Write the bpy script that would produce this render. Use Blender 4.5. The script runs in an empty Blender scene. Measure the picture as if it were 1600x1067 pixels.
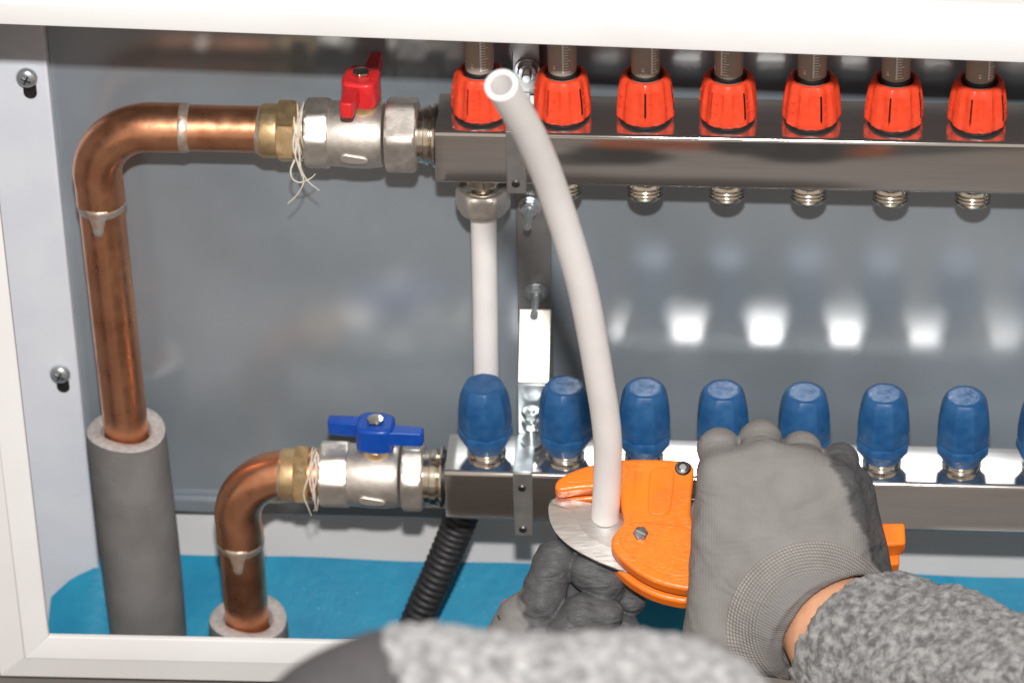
import bpy, math, random
import numpy as np
from mathutils import Vector, Matrix
random.seed(7); np.random.seed(7)
scene = bpy.context.scene
col = scene.collection
rad = math.radians

# ------------------------------------------------------------------ camera
cam_d = bpy.data.cameras.new('camera'); cam = bpy.data.objects.new('camera', cam_d); col.objects.link(cam)
cam.location = (0.17675, -1.98585, 1.26578)
cam.rotation_euler = (rad(54.5798), rad(1.0852), rad(3.8624))
cam_d.sensor_width = 36.0; cam_d.lens = 135.8
cam_d.clip_start = 0.05; cam_d.clip_end = 50
cam_d.dof.use_dof = True; cam_d.dof.focus_distance = 2.24; cam_d.dof.aperture_fstop = 11
scene.camera = cam
# ------------------------------------------------------------------ dim warm room light
world = bpy.data.worlds.new('World'); scene.world = world; world.use_nodes = True
wb = world.node_tree.nodes['Background']
wb.inputs['Color'].default_value = (1.0, 0.86, 0.74, 1); wb.inputs['Strength'].default_value = 0.56
# ------------------------------------------------------------------ flash gun above the camera
fl_d = bpy.data.lights.new('flash', 'AREA'); fl = bpy.data.objects.new('flash', fl_d); col.objects.link(fl)
fl_d.shape = 'RECTANGLE'; fl_d.size = 0.075; fl_d.size_y = 0.05
fl_d.energy = 61; fl_d.color = (1.0, 0.985, 0.97)
fl.location = (0.170, -1.818, 1.502)
fl.rotation_euler = (Vector((0.1, -0.05, -0.12)) - fl.location).to_track_quat('-Z', 'Y').to_euler()
scene.view_settings.view_transform = 'Standard'; scene.view_settings.look = 'None'
scene.view_settings.exposure = 0.0; scene.view_settings.gamma = 1.0
scene.view_settings.use_curve_mapping = False

# ------------------------------------------------------------------ materials
MATS = {}
def M(name, c1, c2=None, scale=40, detail=4, rough=0.4, rough2=None, metal=0.0, bump=None, bscale=200,
      stretch=None, spec=0.5, sss=0.0, coat=0.0, trans=0.0, ior=1.45, lo=0.35, hi=0.65, rscale=None, bdist=0.001, sheen=0.0):
    m = bpy.data.materials.new(name); m.use_nodes = True
    nt = m.node_tree; N = nt.nodes; L = nt.links; b = N['Principled BSDF']
    b.inputs['Metallic'].default_value = metal; b.inputs['Roughness'].default_value = rough
    b.inputs['Specular IOR Level'].default_value = spec; b.inputs['IOR'].default_value = ior
    b.inputs['Base Color'].default_value = (*c1, 1)
    b.inputs['Coat Weight'].default_value = coat; b.inputs['Coat Roughness'].default_value = 0.1
    b.inputs['Transmission Weight'].default_value = trans
    b.inputs['Sheen Weight'].default_value = sheen
    if sss:
        b.inputs['Subsurface Weight'].default_value = sss
        b.inputs['Subsurface Radius'].default_value = (0.004, 0.003, 0.002)
        b.inputs['Subsurface Scale'].default_value = 0.6
    tc = N.new('ShaderNodeTexCoord'); vec = tc.outputs['Object']
    if stretch:
        mp = N.new('ShaderNodeMapping'); mp.inputs['Scale'].default_value = stretch
        L.new(vec, mp.inputs['Vector']); vec = mp.outputs['Vector']
    def noise(s, d=4, v=None):
        n = N.new('ShaderNodeTexNoise'); n.inputs['Scale'].default_value = s; n.inputs['Detail'].default_value = d
        L.new(v or vec, n.inputs['Vector']); return n
    if c2 is not None:
        n = noise(scale, detail); r = N.new('ShaderNodeValToRGB')
        r.color_ramp.elements[0].position = lo; r.color_ramp.elements[1].position = hi
        r.color_ramp.elements[0].color = (*c1, 1); r.color_ramp.elements[1].color = (*c2, 1)
        L.new(n.outputs['Fac'], r.inputs['Fac']); L.new(r.outputs['Color'], b.inputs['Base Color'])
    if rough2 is not None:
        n = noise(rscale or scale * 1.7, detail); r = N.new('ShaderNodeMapRange')
        r.inputs['From Min'].default_value = 0.3; r.inputs['From Max'].default_value = 0.7
        r.inputs['To Min'].default_value = rough; r.inputs['To Max'].default_value = rough2
        L.new(n.outputs['Fac'], r.inputs['Value']); L.new(r.outputs['Result'], b.inputs['Roughness'])
    if bump:
        n = noise(bscale, 3); bp = N.new('ShaderNodeBump'); bp.inputs['Strength'].default_value = bump
        bp.inputs['Distance'].default_value = bdist
        L.new(n.outputs['Fac'], bp.inputs['Height']); L.new(bp.outputs['Normal'], b.inputs['Normal'])
    MATS[name] = m
    return m

M('white_paint', (0.81, 0.81, 0.81), (0.755, 0.75, 0.75), scale=16, detail=8, lo=0.4, hi=0.8, rough=0.30, rough2=0.42, bump=0.05, bscale=500)
M('white_flange', (0.74, 0.77, 0.82), (0.70, 0.73, 0.79), scale=30, rough=0.25, rough2=0.4, bump=0.04, bscale=300)
M('wall_plaster', (0.70, 0.69, 0.685), (0.65, 0.64, 0.635), scale=12, rough=0.6, bump=0.15, bscale=220)
M('room_plaster_shaded', (0.20, 0.185, 0.175), (0.17, 0.16, 0.15), scale=14, rough=0.7, bump=0.1, bscale=200)  # plaster tone darkened to carry the shade below the cabinet frame
M('floor_dark', (0.085, 0.067, 0.056), (0.062, 0.050, 0.042), scale=8, rough=0.55)
M('zinc', (0.62, 0.66, 0.68), (0.52, 0.56, 0.58), scale=90, rough=0.28, rough2=0.42, metal=0.8, bump=0.05, bscale=200)
M('zinc_bright', (0.66, 0.645, 0.59), (0.50, 0.49, 0.44), scale=60, detail=6, rough=0.46, rough2=0.56, metal=1)
M('zinc_dark', (0.36, 0.355, 0.35), (0.30, 0.295, 0.29), scale=70, rough=0.38, rough2=0.5, metal=0.75, bump=0.05, bscale=200)
M('nickel', (0.72, 0.67, 0.61), (0.62, 0.575, 0.52), scale=110, rough=0.40, rough2=0.54, metal=0.9, bump=0.12, bscale=700, bdist=0.0006)
M('nickel_bright', (0.76, 0.70, 0.60), (0.66, 0.60, 0.51), scale=110, rough=0.14, rough2=0.24, metal=1)
M('brass', (0.88, 0.66, 0.38), (0.78, 0.55, 0.28), scale=130, rough=0.33, rough2=0.46, metal=0.92, bump=0.08, bscale=500)
M('solder', (0.60, 0.56, 0.52), (0.64, 0.44, 0.31), scale=180, rough=0.3, rough2=0.5, metal=0.75, bump=0.3, bscale=350)
M('black_rubber', (0.012, 0.012, 0.012), rough=0.45)
M('hose_black', (0.016, 0.016, 0.017), (0.03, 0.03, 0.032), scale=250, rough=0.42, rough2=0.6)
M('red_plastic', (0.88, 0.085, 0.032), (0.82, 0.066, 0.024), scale=160, rough=0.24, rough2=0.38, bump=0.12, bscale=420, sss=0.15, spec=0.5)
M('red_handle', (0.72, 0.030, 0.034), (0.64, 0.024, 0.028), scale=120, rough=0.25, rough2=0.4, bump=0.06, bscale=500)
M('blue_plastic', (0.008, 0.074, 0.215), (0.024, 0.110, 0.270), scale=120, detail=6, rough=0.3, rough2=0.48, bump=0.14, bscale=420, spec=0.6)
M('blue_handle', (0.004, 0.068, 0.40), (0.004, 0.058, 0.34), scale=120, rough=0.25, rough2=0.4, bump=0.05, bscale=500)
M('orange_plastic', (0.92, 0.205, 0.012), (0.80, 0.165, 0.014), scale=60, detail=8, rough=0.2, rough2=0.5, rscale=150, bump=0.22, bscale=300, spec=0.55)
M('steel_blade', (0.72, 0.70, 0.68), (0.64, 0.62, 0.60), scale=40, rough=0.26, rough2=0.38, metal=1, stretch=(1, 12, 12), bump=0.04, bscale=300)
M('dark_steel', (0.16, 0.155, 0.15), (0.10, 0.10, 0.10), scale=160, rough=0.3, rough2=0.5, metal=1)
M('screw_steel', (0.30, 0.29, 0.30), (0.22, 0.22, 0.23), scale=260, rough=0.25, rough2=0.4, metal=1)
M('white_pex', (0.85, 0.83, 0.82), (0.81, 0.79, 0.78), scale=45, rough=0.34, rough2=0.46, sss=0.6, bump=0.05, bscale=260)
M('foam_grey', (0.235, 0.226, 0.218), (0.178, 0.170, 0.164), scale=30, detail=6, rough=0.85, bump=0.7, bscale=1100, spec=0.25, bdist=0.0012)
M('foam_cut', (0.50, 0.47, 0.455), (0.38, 0.36, 0.345), scale=240, rough=0.9, bump=0.6, bscale=1100, spec=0.2)
M('hemp', (0.74, 0.69, 0.60), (0.60, 0.54, 0.45), scale=400, rough=0.8)
M('print_white', (0.80, 0.78, 0.74), rough=0.5)
M('skin', (0.72, 0.40, 0.25), (0.66, 0.34, 0.20), scale=120, rough=0.45, sss=0.3, bump=0.15, bscale=900)
M('dark_fabric', (0.050, 0.048, 0.050), (0.066, 0.062, 0.064), scale=300, rough=0.9, bump=0.4, bscale=1500)

def sheet_metal(name, diff, gloss, refl, rough, stretch=(1, 1, 1), nscale=30, wave=None, cvar=0.12):
    """rolled sheet: a diffuse skin under an even mirror-like haze (Beckmann lobe), with brush lines or waviness"""
    m = bpy.data.materials.new(name); m.use_nodes = True; MATS[name] = m
    nt = m.node_tree; N = nt.nodes; L = nt.links; out = N['Material Output']; N.remove(N['Principled BSDF'])
    d = N.new('ShaderNodeBsdfDiffuse'); g = N.new('ShaderNodeBsdfAnisotropic'); g.distribution = 'BECKMANN'; mx = N.new('ShaderNodeMixShader')
    g.inputs['Color'].default_value = (*gloss, 1); g.inputs['Roughness'].default_value = rough
    tc = N.new('ShaderNodeTexCoord'); mp = N.new('ShaderNodeMapping'); mp.inputs['Scale'].default_value = stretch; L.new(tc.outputs['Object'], mp.inputs['Vector'])
    n = N.new('ShaderNodeTexNoise'); n.inputs['Scale'].default_value = nscale; n.inputs['Detail'].default_value = 5; L.new(mp.outputs['Vector'], n.inputs['Vector'])
    r = N.new('ShaderNodeMapRange'); r.inputs['From Min'].default_value = 0.3; r.inputs['From Max'].default_value = 0.7
    r.inputs['To Min'].default_value = 1 - cvar; r.inputs['To Max'].default_value = 1 + cvar; L.new(n.outputs['Fac'], r.inputs['Value'])
    mc = N.new('ShaderNodeVectorMath'); mc.operation = 'SCALE'; mc.inputs[0].default_value = diff; L.new(r.outputs['Result'], mc.inputs['Scale']); L.new(mc.outputs[0], d.inputs['Color'])
    mc2 = N.new('ShaderNodeVectorMath'); mc2.operation = 'SCALE'; mc2.inputs[0].default_value = gloss; L.new(r.outputs['Result'], mc2.inputs['Scale']); L.new(mc2.outputs[0], g.inputs['Color'])
    mr = N.new('ShaderNodeMath'); mr.operation = 'MULTIPLY'; mr.inputs[1].default_value = rough; L.new(r.outputs['Result'], mr.inputs[0]); L.new(mr.outputs[0], g.inputs['Roughness'])
    if wave:
        w = N.new('ShaderNodeTexNoise'); w.inputs['Scale'].default_value = wave[0]; w.inputs['Detail'].default_value = 1; L.new(tc.outputs['Object'], w.inputs['Vector'])
        bp = N.new('ShaderNodeBump'); bp.inputs['Strength'].default_value = 1.0; bp.inputs['Distance'].default_value = wave[1]
        L.new(w.outputs['Fac'], bp.inputs['Height']); L.new(bp.outputs['Normal'], g.inputs['Normal'])
    mx.inputs['Fac'].default_value = refl
    L.new(d.outputs[0], mx.inputs[1]); L.new(g.outputs[0], mx.inputs[2]); L.new(mx.outputs[0], out.inputs['Surface'])
sheet_metal('panel_metal', (0.225, 0.258, 0.285), (0.86, 0.90, 0.94), 0.25, 0.215, nscale=10, wave=(16, 0.00015), cvar=0.14)
sheet_metal('stainless', (0.30, 0.28, 0.26), (0.76, 0.74, 0.72), 0.88, 0.125, stretch=(0.35, 9, 9), nscale=60, cvar=0.06)
sheet_metal('stainless_satin', (0.30, 0.28, 0.26), (0.76, 0.74, 0.72), 0.92, 0.175, stretch=(0.35, 9, 9), nscale=60, cvar=0.06)

def sight_glass():
    m = M('sight_glass', (0.58, 0.49, 0.42), rough=0.08, trans=0.35, ior=1.3, spec=0.5, coat=0.3)
    return m
sight_glass()

def scuffs():
    m = MATS['orange_plastic']; nt = m.node_tree; N = nt.nodes; L = nt.links; b = N['Principled BSDF']
    tc = N.new('ShaderNodeTexCoord'); mp = N.new('ShaderNodeMapping'); mp.inputs['Rotation'].default_value = (0, 0, 0.7); mp.inputs['Scale'].default_value = (1, 5, 1); L.new(tc.outputs['Object'], mp.inputs['Vector'])
    n = N.new('ShaderNodeTexNoise'); n.inputs['Scale'].default_value = 230; n.inputs['Detail'].default_value = 6; n.inputs['Roughness'].default_value = 0.75; L.new(mp.outputs['Vector'], n.inputs['Vector'])
    n2 = N.new('ShaderNodeTexNoise'); n2.inputs['Scale'].default_value = 28; n2.inputs['Detail'].default_value = 3; L.new(tc.outputs['Object'], n2.inputs['Vector'])
    r1 = N.new('ShaderNodeMapRange'); r1.inputs['From Min'].default_value = 0.54; r1.inputs['From Max'].default_value = 0.70; L.new(n.outputs['Fac'], r1.inputs['Value'])
    r2 = N.new('ShaderNodeMapRange'); r2.inputs['From Min'].default_value = 0.46; r2.inputs['From Max'].default_value = 0.66; r2.inputs['To Max'].default_value = 0.75; L.new(n2.outputs['Fac'], r2.inputs['Value'])
    mu = N.new('ShaderNodeMath'); mu.operation = 'MULTIPLY'; L.new(r1.outputs['Result'], mu.inputs[0]); L.new(r2.outputs['Result'], mu.inputs[1])
    mx = N.new('ShaderNodeMix'); mx.data_type = 'RGBA'; L.new(mu.outputs[0], mx.inputs['Factor']); L.new(b.inputs['Base Color'].links[0].from_socket, mx.inputs['A']); mx.inputs['B'].default_value = (0.93, 0.46, 0.20, 1)
    L.new(mx.outputs['Result'], b.inputs['Base Color'])
scuffs()
def copper():
    m = M('copper', (0.82, 0.395, 0.225), (0.63, 0.265, 0.14), scale=42, detail=7, rough=0.25, rough2=0.39, metal=0.95, lo=0.42, hi=0.72, rscale=120, bump=0.04, bscale=260)
    return m
copper()

def blue_film():
    m = M('blue_film', (0.0, 0.185, 0.335), (0.003, 0.235, 0.385), scale=30, detail=4, rough=0.34, rough2=0.5, bump=0.22, bscale=160, spec=0.3)
    nt = m.node_tree; N = nt.nodes; L = nt.links; b = N['Principled BSDF']
    # pale flecks in the film
    tc = N.new('ShaderNodeTexCoord'); v = N.new('ShaderNodeTexVoronoi'); v.inputs['Scale'].default_value = 170
    L.new(tc.outputs['Object'], v.inputs['Vector'])
    r = N.new('ShaderNodeValToRGB'); r.color_ramp.elements[0].position = 0.05; r.color_ramp.elements[0].color = (1, 1, 1, 1)
    r.color_ramp.elements[1].position = 0.13; r.color_ramp.elements[1].color = (0, 0, 0, 1)
    n = N.new('ShaderNodeTexNoise'); n.inputs['Scale'].default_value = 28; L.new(tc.outputs['Object'], n.inputs['Vector'])
    r2 = N.new('ShaderNodeValToRGB'); r2.color_ramp.elements[0].position = 0.52; r2.color_ramp.elements[1].position = 0.68
    L.new(n.outputs['Fac'], r2.inputs['Fac'])
    mu = N.new('ShaderNodeMath'); mu.operation = 'MULTIPLY'
    L.new(v.outputs['Distance'], r.inputs['Fac']); L.new(r.outputs['Color'], mu.inputs[0]); L.new(r2.outputs['Color'], mu.inputs[1])
    mx = N.new('ShaderNodeMix'); mx.data_type = 'RGBA'
    src = b.inputs['Base Color'].links[0].from_socket
    L.new(mu.outputs[0], mx.inputs['Factor']); L.new(src, mx.inputs['A']); mx.inputs['B'].default_value = (0.10, 0.40, 0.58, 1)
    L.new(mx.outputs['Result'], b.inputs['Base Color'])
blue_film()

def fleece():
    m = M('fleece', (0.110, 0.109, 0.113), (0.345, 0.342, 0.340), scale=200, detail=5, rough=0.95, bump=0.8, bscale=900, spec=0.15, lo=0.36, hi=0.66, bdist=0.002, sheen=0.2)
fleece()

def glove_mat():
    """knit on the back, dark coating on palm and fingers, ribbed cuff; driven by attributes of the glove mesh"""
    m = bpy.data.materials.new('glove'); m.use_nodes = True; MATS['glove'] = m
    nt = m.node_tree; N = nt.nodes; L = nt.links; b = N['Principled BSDF']
    b.inputs['Roughness'].default_value = 0.75; b.inputs['Specular IOR Level'].default_value = 0.25
    def attr(n):
        a = N.new('ShaderNodeAttribute'); a.attribute_name = n; return a.outputs['Fac']
    def math_(op, a, bb=None):
        q = N.new('ShaderNodeMath'); q.operation = op
        for i, s in enumerate((a, bb)):
            if s is None: continue
            if isinstance(s, (int, float)): q.inputs[i].default_value = s
            else: L.new(s, q.inputs[i])
        return q.outputs[0]
    def mix(f, a, bb):
        q = N.new('ShaderNodeMix'); q.data_type = 'RGBA'
        L.new(f, q.inputs['Factor'])
        for nm, s in (('A', a), ('B', bb)):
            if isinstance(s, tuple): q.inputs[nm].default_value = (*s, 1)
            else: L.new(s, q.inputs[nm])
        return q.outputs['Result']
    tc = N.new('ShaderNodeTexCoord')
    n1 = N.new('ShaderNodeTexNoise'); n1.inputs['Scale'].default_value = 60; n1.inputs['Detail'].default_value = 6; L.new(tc.outputs['Object'], n1.inputs['Vector'])
    n2 = N.new('ShaderNodeTexNoise'); n2.inputs['Scale'].default_value = 1300; n2.inputs['Detail'].default_value = 2; L.new(tc.outputs['Object'], n2.inputs['Vector'])
    wr = N.new('ShaderNodeTexNoise'); wr.inputs['Scale'].default_value = 110; wr.inputs['Detail'].default_value = 3; wr.inputs['Distortion'].default_value = 0.5
    mpw = N.new('ShaderNodeMapping'); mpw.inputs['Scale'].default_value = (0.6, 1.6, 1.0); L.new(tc.outputs['Object'], mpw.inputs['Vector']); L.new(mpw.outputs['Vector'], wr.inputs['Vector'])
    coat, cuff, cv, cu = attr('coat'), attr('cuff'), attr('cv'), attr('cu')
    knit = mix(n1.outputs['Fac'], (0.160, 0.154, 0.149), (0.245, 0.237, 0.230))
    coated = mix(n1.outputs['Fac'], (0.052, 0.052, 0.055), (0.105, 0.105, 0.110))
    rows = math_('ABSOLUTE', math_('SINE', math_('MULTIPLY', cv, 3.14159 / 1.7)))        # rows of stitches, 1.55 mm apart
    dots = math_('ABSOLUTE', math_('SINE', math_('MULTIPLY', cu, 84.0)))
    st = math_('MULTIPLY', math_('POWER', rows, 2.5), math_('ADD', math_('MULTIPLY', math_('POWER', dots, 2.0), 0.9), 0.1))
    n3 = N.new('ShaderNodeTexNoise'); n3.inputs['Scale'].default_value = 90; L.new(tc.outputs['Object'], n3.inputs['Vector'])
    st = math_('MULTIPLY', st, math_('MULTIPLY', n3.outputs['Fac'], 1.15))
    fade = math_('SUBTRACT', 1.0, math_('MULTIPLY', cv, 0.030)); 
    fade = math_('MAXIMUM', fade, 0.25)
    st = math_('MULTIPLY', st, fade)
    band = N.new('ShaderNodeMapRange'); band.inputs['From Min'].default_value = 15.0; band.inputs['From Max'].default_value = 19.0; band.inputs['To Min'].default_value = 1.0; band.inputs['To Max'].default_value = 0.12; L.new(cv, band.inputs['Value'])
    st = math_('MULTIPLY', st, band.outputs['Result'])
    cuffc = mix(st, (0.190, 0.184, 0.180), (0.52, 0.46, 0.39))
    c = mix(coat, knit, coated); c = mix(cuff, c, cuffc)
    L.new(c, b.inputs['Base Color'])
    rr = N.new('ShaderNodeMapRange'); L.new(coat, rr.inputs['Value']); rr.inputs['To Min'].default_value = 0.8; rr.inputs['To Max'].default_value = 0.5
    L.new(rr.outputs['Result'], b.inputs['Roughness'])
    # relief: fine knit, wrinkles on the coating, ribs on the cuff
    h = math_('MULTIPLY', n2.outputs['Fac'], 0.5)
    h = math_('ADD', h, math_('MULTIPLY', math_('MULTIPLY', wr.outputs['Fac'], coat), 4.5))
    h = math_('ADD', h, math_('MULTIPLY', math_('MULTIPLY', rows, cuff), math_('MULTIPLY', band.outputs['Result'], 0.8)))
    h = math_('ADD', h, math_('MULTIPLY', math_('MULTIPLY', dots, cuff), 0.5))
    # knit ribs up the back of the hand and slack folds of the cloth
    wv = N.new('ShaderNodeTexWave'); wv.inputs['Scale'].default_value = 210; wv.inputs['Distortion'].default_value = 1.5; wv.inputs['Detail'].default_value = 1; L.new(tc.outputs['Object'], wv.inputs['Vector'])
    notc = math_('SUBTRACT', 1.0, coat)
    h = math_('ADD', h, math_('MULTIPLY', math_('MULTIPLY', wv.outputs['Fac'], notc), 0.13))
    fo = N.new('ShaderNodeTexNoise'); fo.inputs['Scale'].default_value = 34; fo.inputs['Detail'].default_value = 2; fo.inputs['Distortion'].default_value = 0.8; L.new(mpw.outputs['Vector'], fo.inputs['Vector'])
    h = math_('ADD', h, math_('MULTIPLY', fo.outputs['Fac'], 6.0))
    bp = N.new('ShaderNodeBump'); bp.inputs['Strength'].default_value = 0.6; bp.inputs['Distance'].default_value = 0.001
    L.new(h, bp.inputs['Height']); L.new(bp.outputs['Normal'], b.inputs['Normal'])
glove_mat()

# ------------------------------------------------------------------ shape helpers (return verts, faces)
def box(x0, x1, y0, y1, z0, z1):
    v = [(x, y, z) for x in (x0, x1) for y in (y0, y1) for z in (z0, z1)]
    f = [(0, 1, 3, 2), (4, 6, 7, 5), (0, 4, 5, 1), (2, 3, 7, 6), (0, 2, 6, 4), (1, 5, 7, 3)]
    return v, f
AX = {'Z': Matrix.Identity(3), 'X': Matrix(((0, 0, 1), (1, 0, 0), (0, 1, 0))), '-Y': Matrix(((1, 0, 0), (0, 0, -1), (0, 1, 0)))}
def place(vf, axis='Z', loc=(0, 0, 0)):
    A = AX[axis] if isinstance(axis, str) else axis; l = Vector(loc)
    return [tuple(A @ Vector(p) + l) for p in vf[0]], vf[1]
def lathe(prof, n=40, rfun=None):
    """prof: (radius, height) from bottom to top; radius 0 closes"""
    v, f, rings = [], [], []
    for r, z in prof:
        if r == 0: rings.append([len(v)]); v.append((0, 0, z))
        else:
            s = len(v); rings.append(list(range(s, s + n)))
            for k in range(n):
                a = 2 * math.pi * k / n; q = r * (rfun(a, z) if rfun else 1)
                v.append((q * math.cos(a), q * math.sin(a), z))
    for A, B in zip(rings, rings[1:]):
        for k in range(n):
            k2 = (k + 1) % n
            if len(A) == 1 and len(B) == 1: continue
            if len(A) == 1: f.append((A[0], B[k2], B[k]))
            elif len(B) == 1: f.append((A[k], A[k2], B[0]))
            else: f.append((A[k], A[k2], B[k2], B[k]))
    return v, f
def hexprism(r, z0, z1, ch=0.0015, n=6, rot=0.0):
    """nut with chamfered corners: r is the corner radius"""
    N = n * 12
    ap = r * math.cos(math.pi / n)
    def rf(a, lim):
        a = (a - rot) % (2 * math.pi / n) - math.pi / n
        return min(ap / math.cos(a), lim)
    v, f = [], []
    levels = [(z0, ap * 0.985), (z0 + ch * .35, (ap + r) / 2), (z0 + ch, r * 1.01), (z1 - ch, r * 1.01), (z1 - ch * .35, (ap + r) / 2), (z1, ap * 0.985)]
    for z, lim in levels:
        for k in range(N):
            a = 2 * math.pi * k / N; q = rf(a, lim); v.append((q * math.cos(a), q * math.sin(a), z))
    for i in range(len(levels) - 1):
        for k in range(N):
            k2 = (k + 1) % N; f.append((i * N + k, i * N + k2, (i + 1) * N + k2, (i + 1) * N + k))
    f.append(tuple(range(N - 1, -1, -1))); f.append(tuple((len(levels) - 1) * N + k for k in range(N)))
    return v, f
def catmull(pts, sub=8):
    P = [Vector(p) for p in pts]; P = [2 * P[0] - P[1]] + P + [2 * P[-1] - P[-2]]; out = []
    for i in range(1, len(P) - 2):
        for k in range(sub):
            t = k / sub; a, b, c, d = P[i - 1:i + 3]
            out.append(0.5 * ((2 * b) + (c - a) * t + (2 * a - 5 * b + 4 * c - d) * t * t + (3 * b - a - 3 * c + d) * t ** 3))
    out.append(P[-2].copy()); return out
def tube(path, r, n=28, cap=True, inner=None):
    """sweep; r number or list. inner = wall radius for an open bore at the far end"""
    P = [Vector(p) for p in path]; m = len(P)
    R = [r] * m if isinstance(r, (int, float)) else list(r)
    T = [(P[min(i + 1, m - 1)] - P[max(i - 1, 0)]).normalized() for i in range(m)]
    up = Vector((0, 1, 0)) if abs(T[0].y) < 0.9 else Vector((1, 0, 0))
    u = (up - T[0] * up.dot(T[0])).normalized(); v, f = [], []
    for i in range(m):
        u = (u - T[i] * u.dot(T[i])).normalized(); w = T[i].cross(u)
        for k in range(n):
            a = 2 * math.pi * k / n; v.append(tuple(P[i] + (u * math.cos(a) + w * math.sin(a)) * R[i]))
    for i in range(m - 1):
        for k in range(n):
            k2 = (k + 1) % n; f.append((i * n + k, i * n + k2, (i + 1) * n + k2, (i + 1) * n + k))
    if inner:
        s = len(v); deep = 14
        lay = [(m - 1, 0, inner)] + [(m - 1, -0.004 * j, inner) for j in range(1, deep)]
        for (i, off, rr) in lay:
            w = T[i].cross(u)
            for k in range(n):
                a = 2 * math.pi * k / n; v.append(tuple(P[i] + T[i] * off + (u * math.cos(a) + w * math.sin(a)) * rr))
        for k in range(n):
            k2 = (k + 1) % n; f.append(((m - 1) * n + k, (m - 1) * n + k2, s + k2, s + k))
            for j in range(deep - 1): f.append((s + j * n + k, s + j * n + k2, s + (j + 1) * n + k2, s + (j + 1) * n + k))
        f.append(tuple(s + (deep - 1) * n + k for k in range(n)))
    elif cap: f.append(tuple((m - 1) * n + k for k in range(n)))
    if cap: f.append(tuple(range(n - 1, -1, -1)))
    return v, f
def prism(poly, z0, z1):
    n = len(poly); v = [(x, y, z0) for x, y in poly] + [(x, y, z1) for x, y in poly]
    f = [(k, (k + 1) % n, n + (k + 1) % n, n + k) for k in range(n)]
    f += [tuple(range(n - 1, -1, -1)), tuple(range(n, 2 * n))]
    return v, f
def join(*vfs):
    v, f = [], []
    for a, b in vfs:
        s = len(v); v += list(a); f += [tuple(i + s for i in q) for q in b]
    return v, f
def arc(cx, cy, r, a0, a1, n):
    return [(cx + r * math.cos(rad(a0 + (a1 - a0) * k / n)), cy + r * math.sin(rad(a0 + (a1 - a0) * k / n))) for k in range(n + 1)]
def smooth_poly(poly, it=1):
    for _ in range(it):
        out = []
        for i in range(len(poly)):
            a, b = poly[i], poly[(i + 1) % len(poly)]
            out += [(a[0] * .75 + b[0] * .25, a[1] * .75 + b[1] * .25), (a[0] * .25 + b[0] * .75, a[1] * .25 + b[1] * .75)]
        poly = out
    return poly

# ------------------------------------------------------------------ object helpers
def mesh(name, vf, mat, angle=38):
    me = bpy.data.meshes.new(name); me.from_pydata([tuple(p) for p in vf[0]], [], vf[1]); me.update()
    import bmesh
    bm = bmesh.new(); bm.from_mesh(me); bmesh.ops.recalc_face_normals(bm, faces=bm.faces); bm.to_mesh(me); bm.free()
    me.polygons.foreach_set('use_smooth', [True] * len(me.polygons))
    me.set_sharp_from_angle(angle=rad(angle))
    me.materials.append(MATS[mat] if isinstance(mat, str) else mat)
    return me
def obj(name, vf, mat, parent=None, loc=(0, 0, 0), rot=(0, 0, 0), bevel=None, seg=2, angle=38, bang=30):
    """loc is relative to the parent"""
    me = vf if isinstance(vf, bpy.types.Mesh) else mesh(name, vf, mat, angle)
    o = bpy.data.objects.new(name, me); col.objects.link(o)
    o.location = loc; o.rotation_euler = rot; o.parent = parent
    if bevel:
        b = o.modifiers.new('bevel', 'BEVEL'); b.width = bevel; b.segments = seg; b.limit_method = 'ANGLE'; b.angle_limit = rad(bang)
        b.harden_normals = False
    return o
def thing(name, label, cat, group=None, loc=(0, 0, 0)):
    o = bpy.data.objects.new(name, None); col.objects.link(o); o.location = loc; o.empty_display_size = 0.02
    return tag(o, label, cat, group)
def tag(o, label, cat, group=None):
    o['label'] = label; o['category'] = cat
    if group: o['group'] = group
    return o
def struct(o): o['kind'] = 'structure'; return o
def dup(o, parent, loc, rot=None):
    c = o.copy(); col.objects.link(c); c.parent = parent; c.location = loc
    if rot is not None: c.rotation_euler = rot
    for ch in list(o.children):
        d = ch.copy(); col.objects.link(d); d.parent = c
    return c

# ------------------------------------------------------------------ the place
YP = 0.039            # back panel; the supply bar runs along y = 0, z = 0
LY, LZ = -0.035, -0.2322   # axis of the return bar
HB, DB = 0.0385, 0.042     # bar height and depth
X1 = 0.424                 # right ends of the bars, outside the picture

struct(obj('niche_wall', box(-0.36, 0.60, YP + 0.006, 0.09, -0.46, 0.20), 'wall_plaster'))
struct(obj('room_wall', join(box(-1.6, -0.306, -0.0985, -0.086, -0.462, 1.2), box(0.555, 1.9, -0.0985, -0.086, -0.462, 1.2), box(-0.306, 0.555, -0.0985, -0.086, 0.150, 1.2), box(-0.306, 0.555, -0.0985, -0.086, -0.462, -0.338)), 'room_plaster_shaded'))
struct(obj('floor', box(-2.0, 2.2, -2.6, 0.09, -0.50, -0.462), 'floor_dark'))

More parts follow.
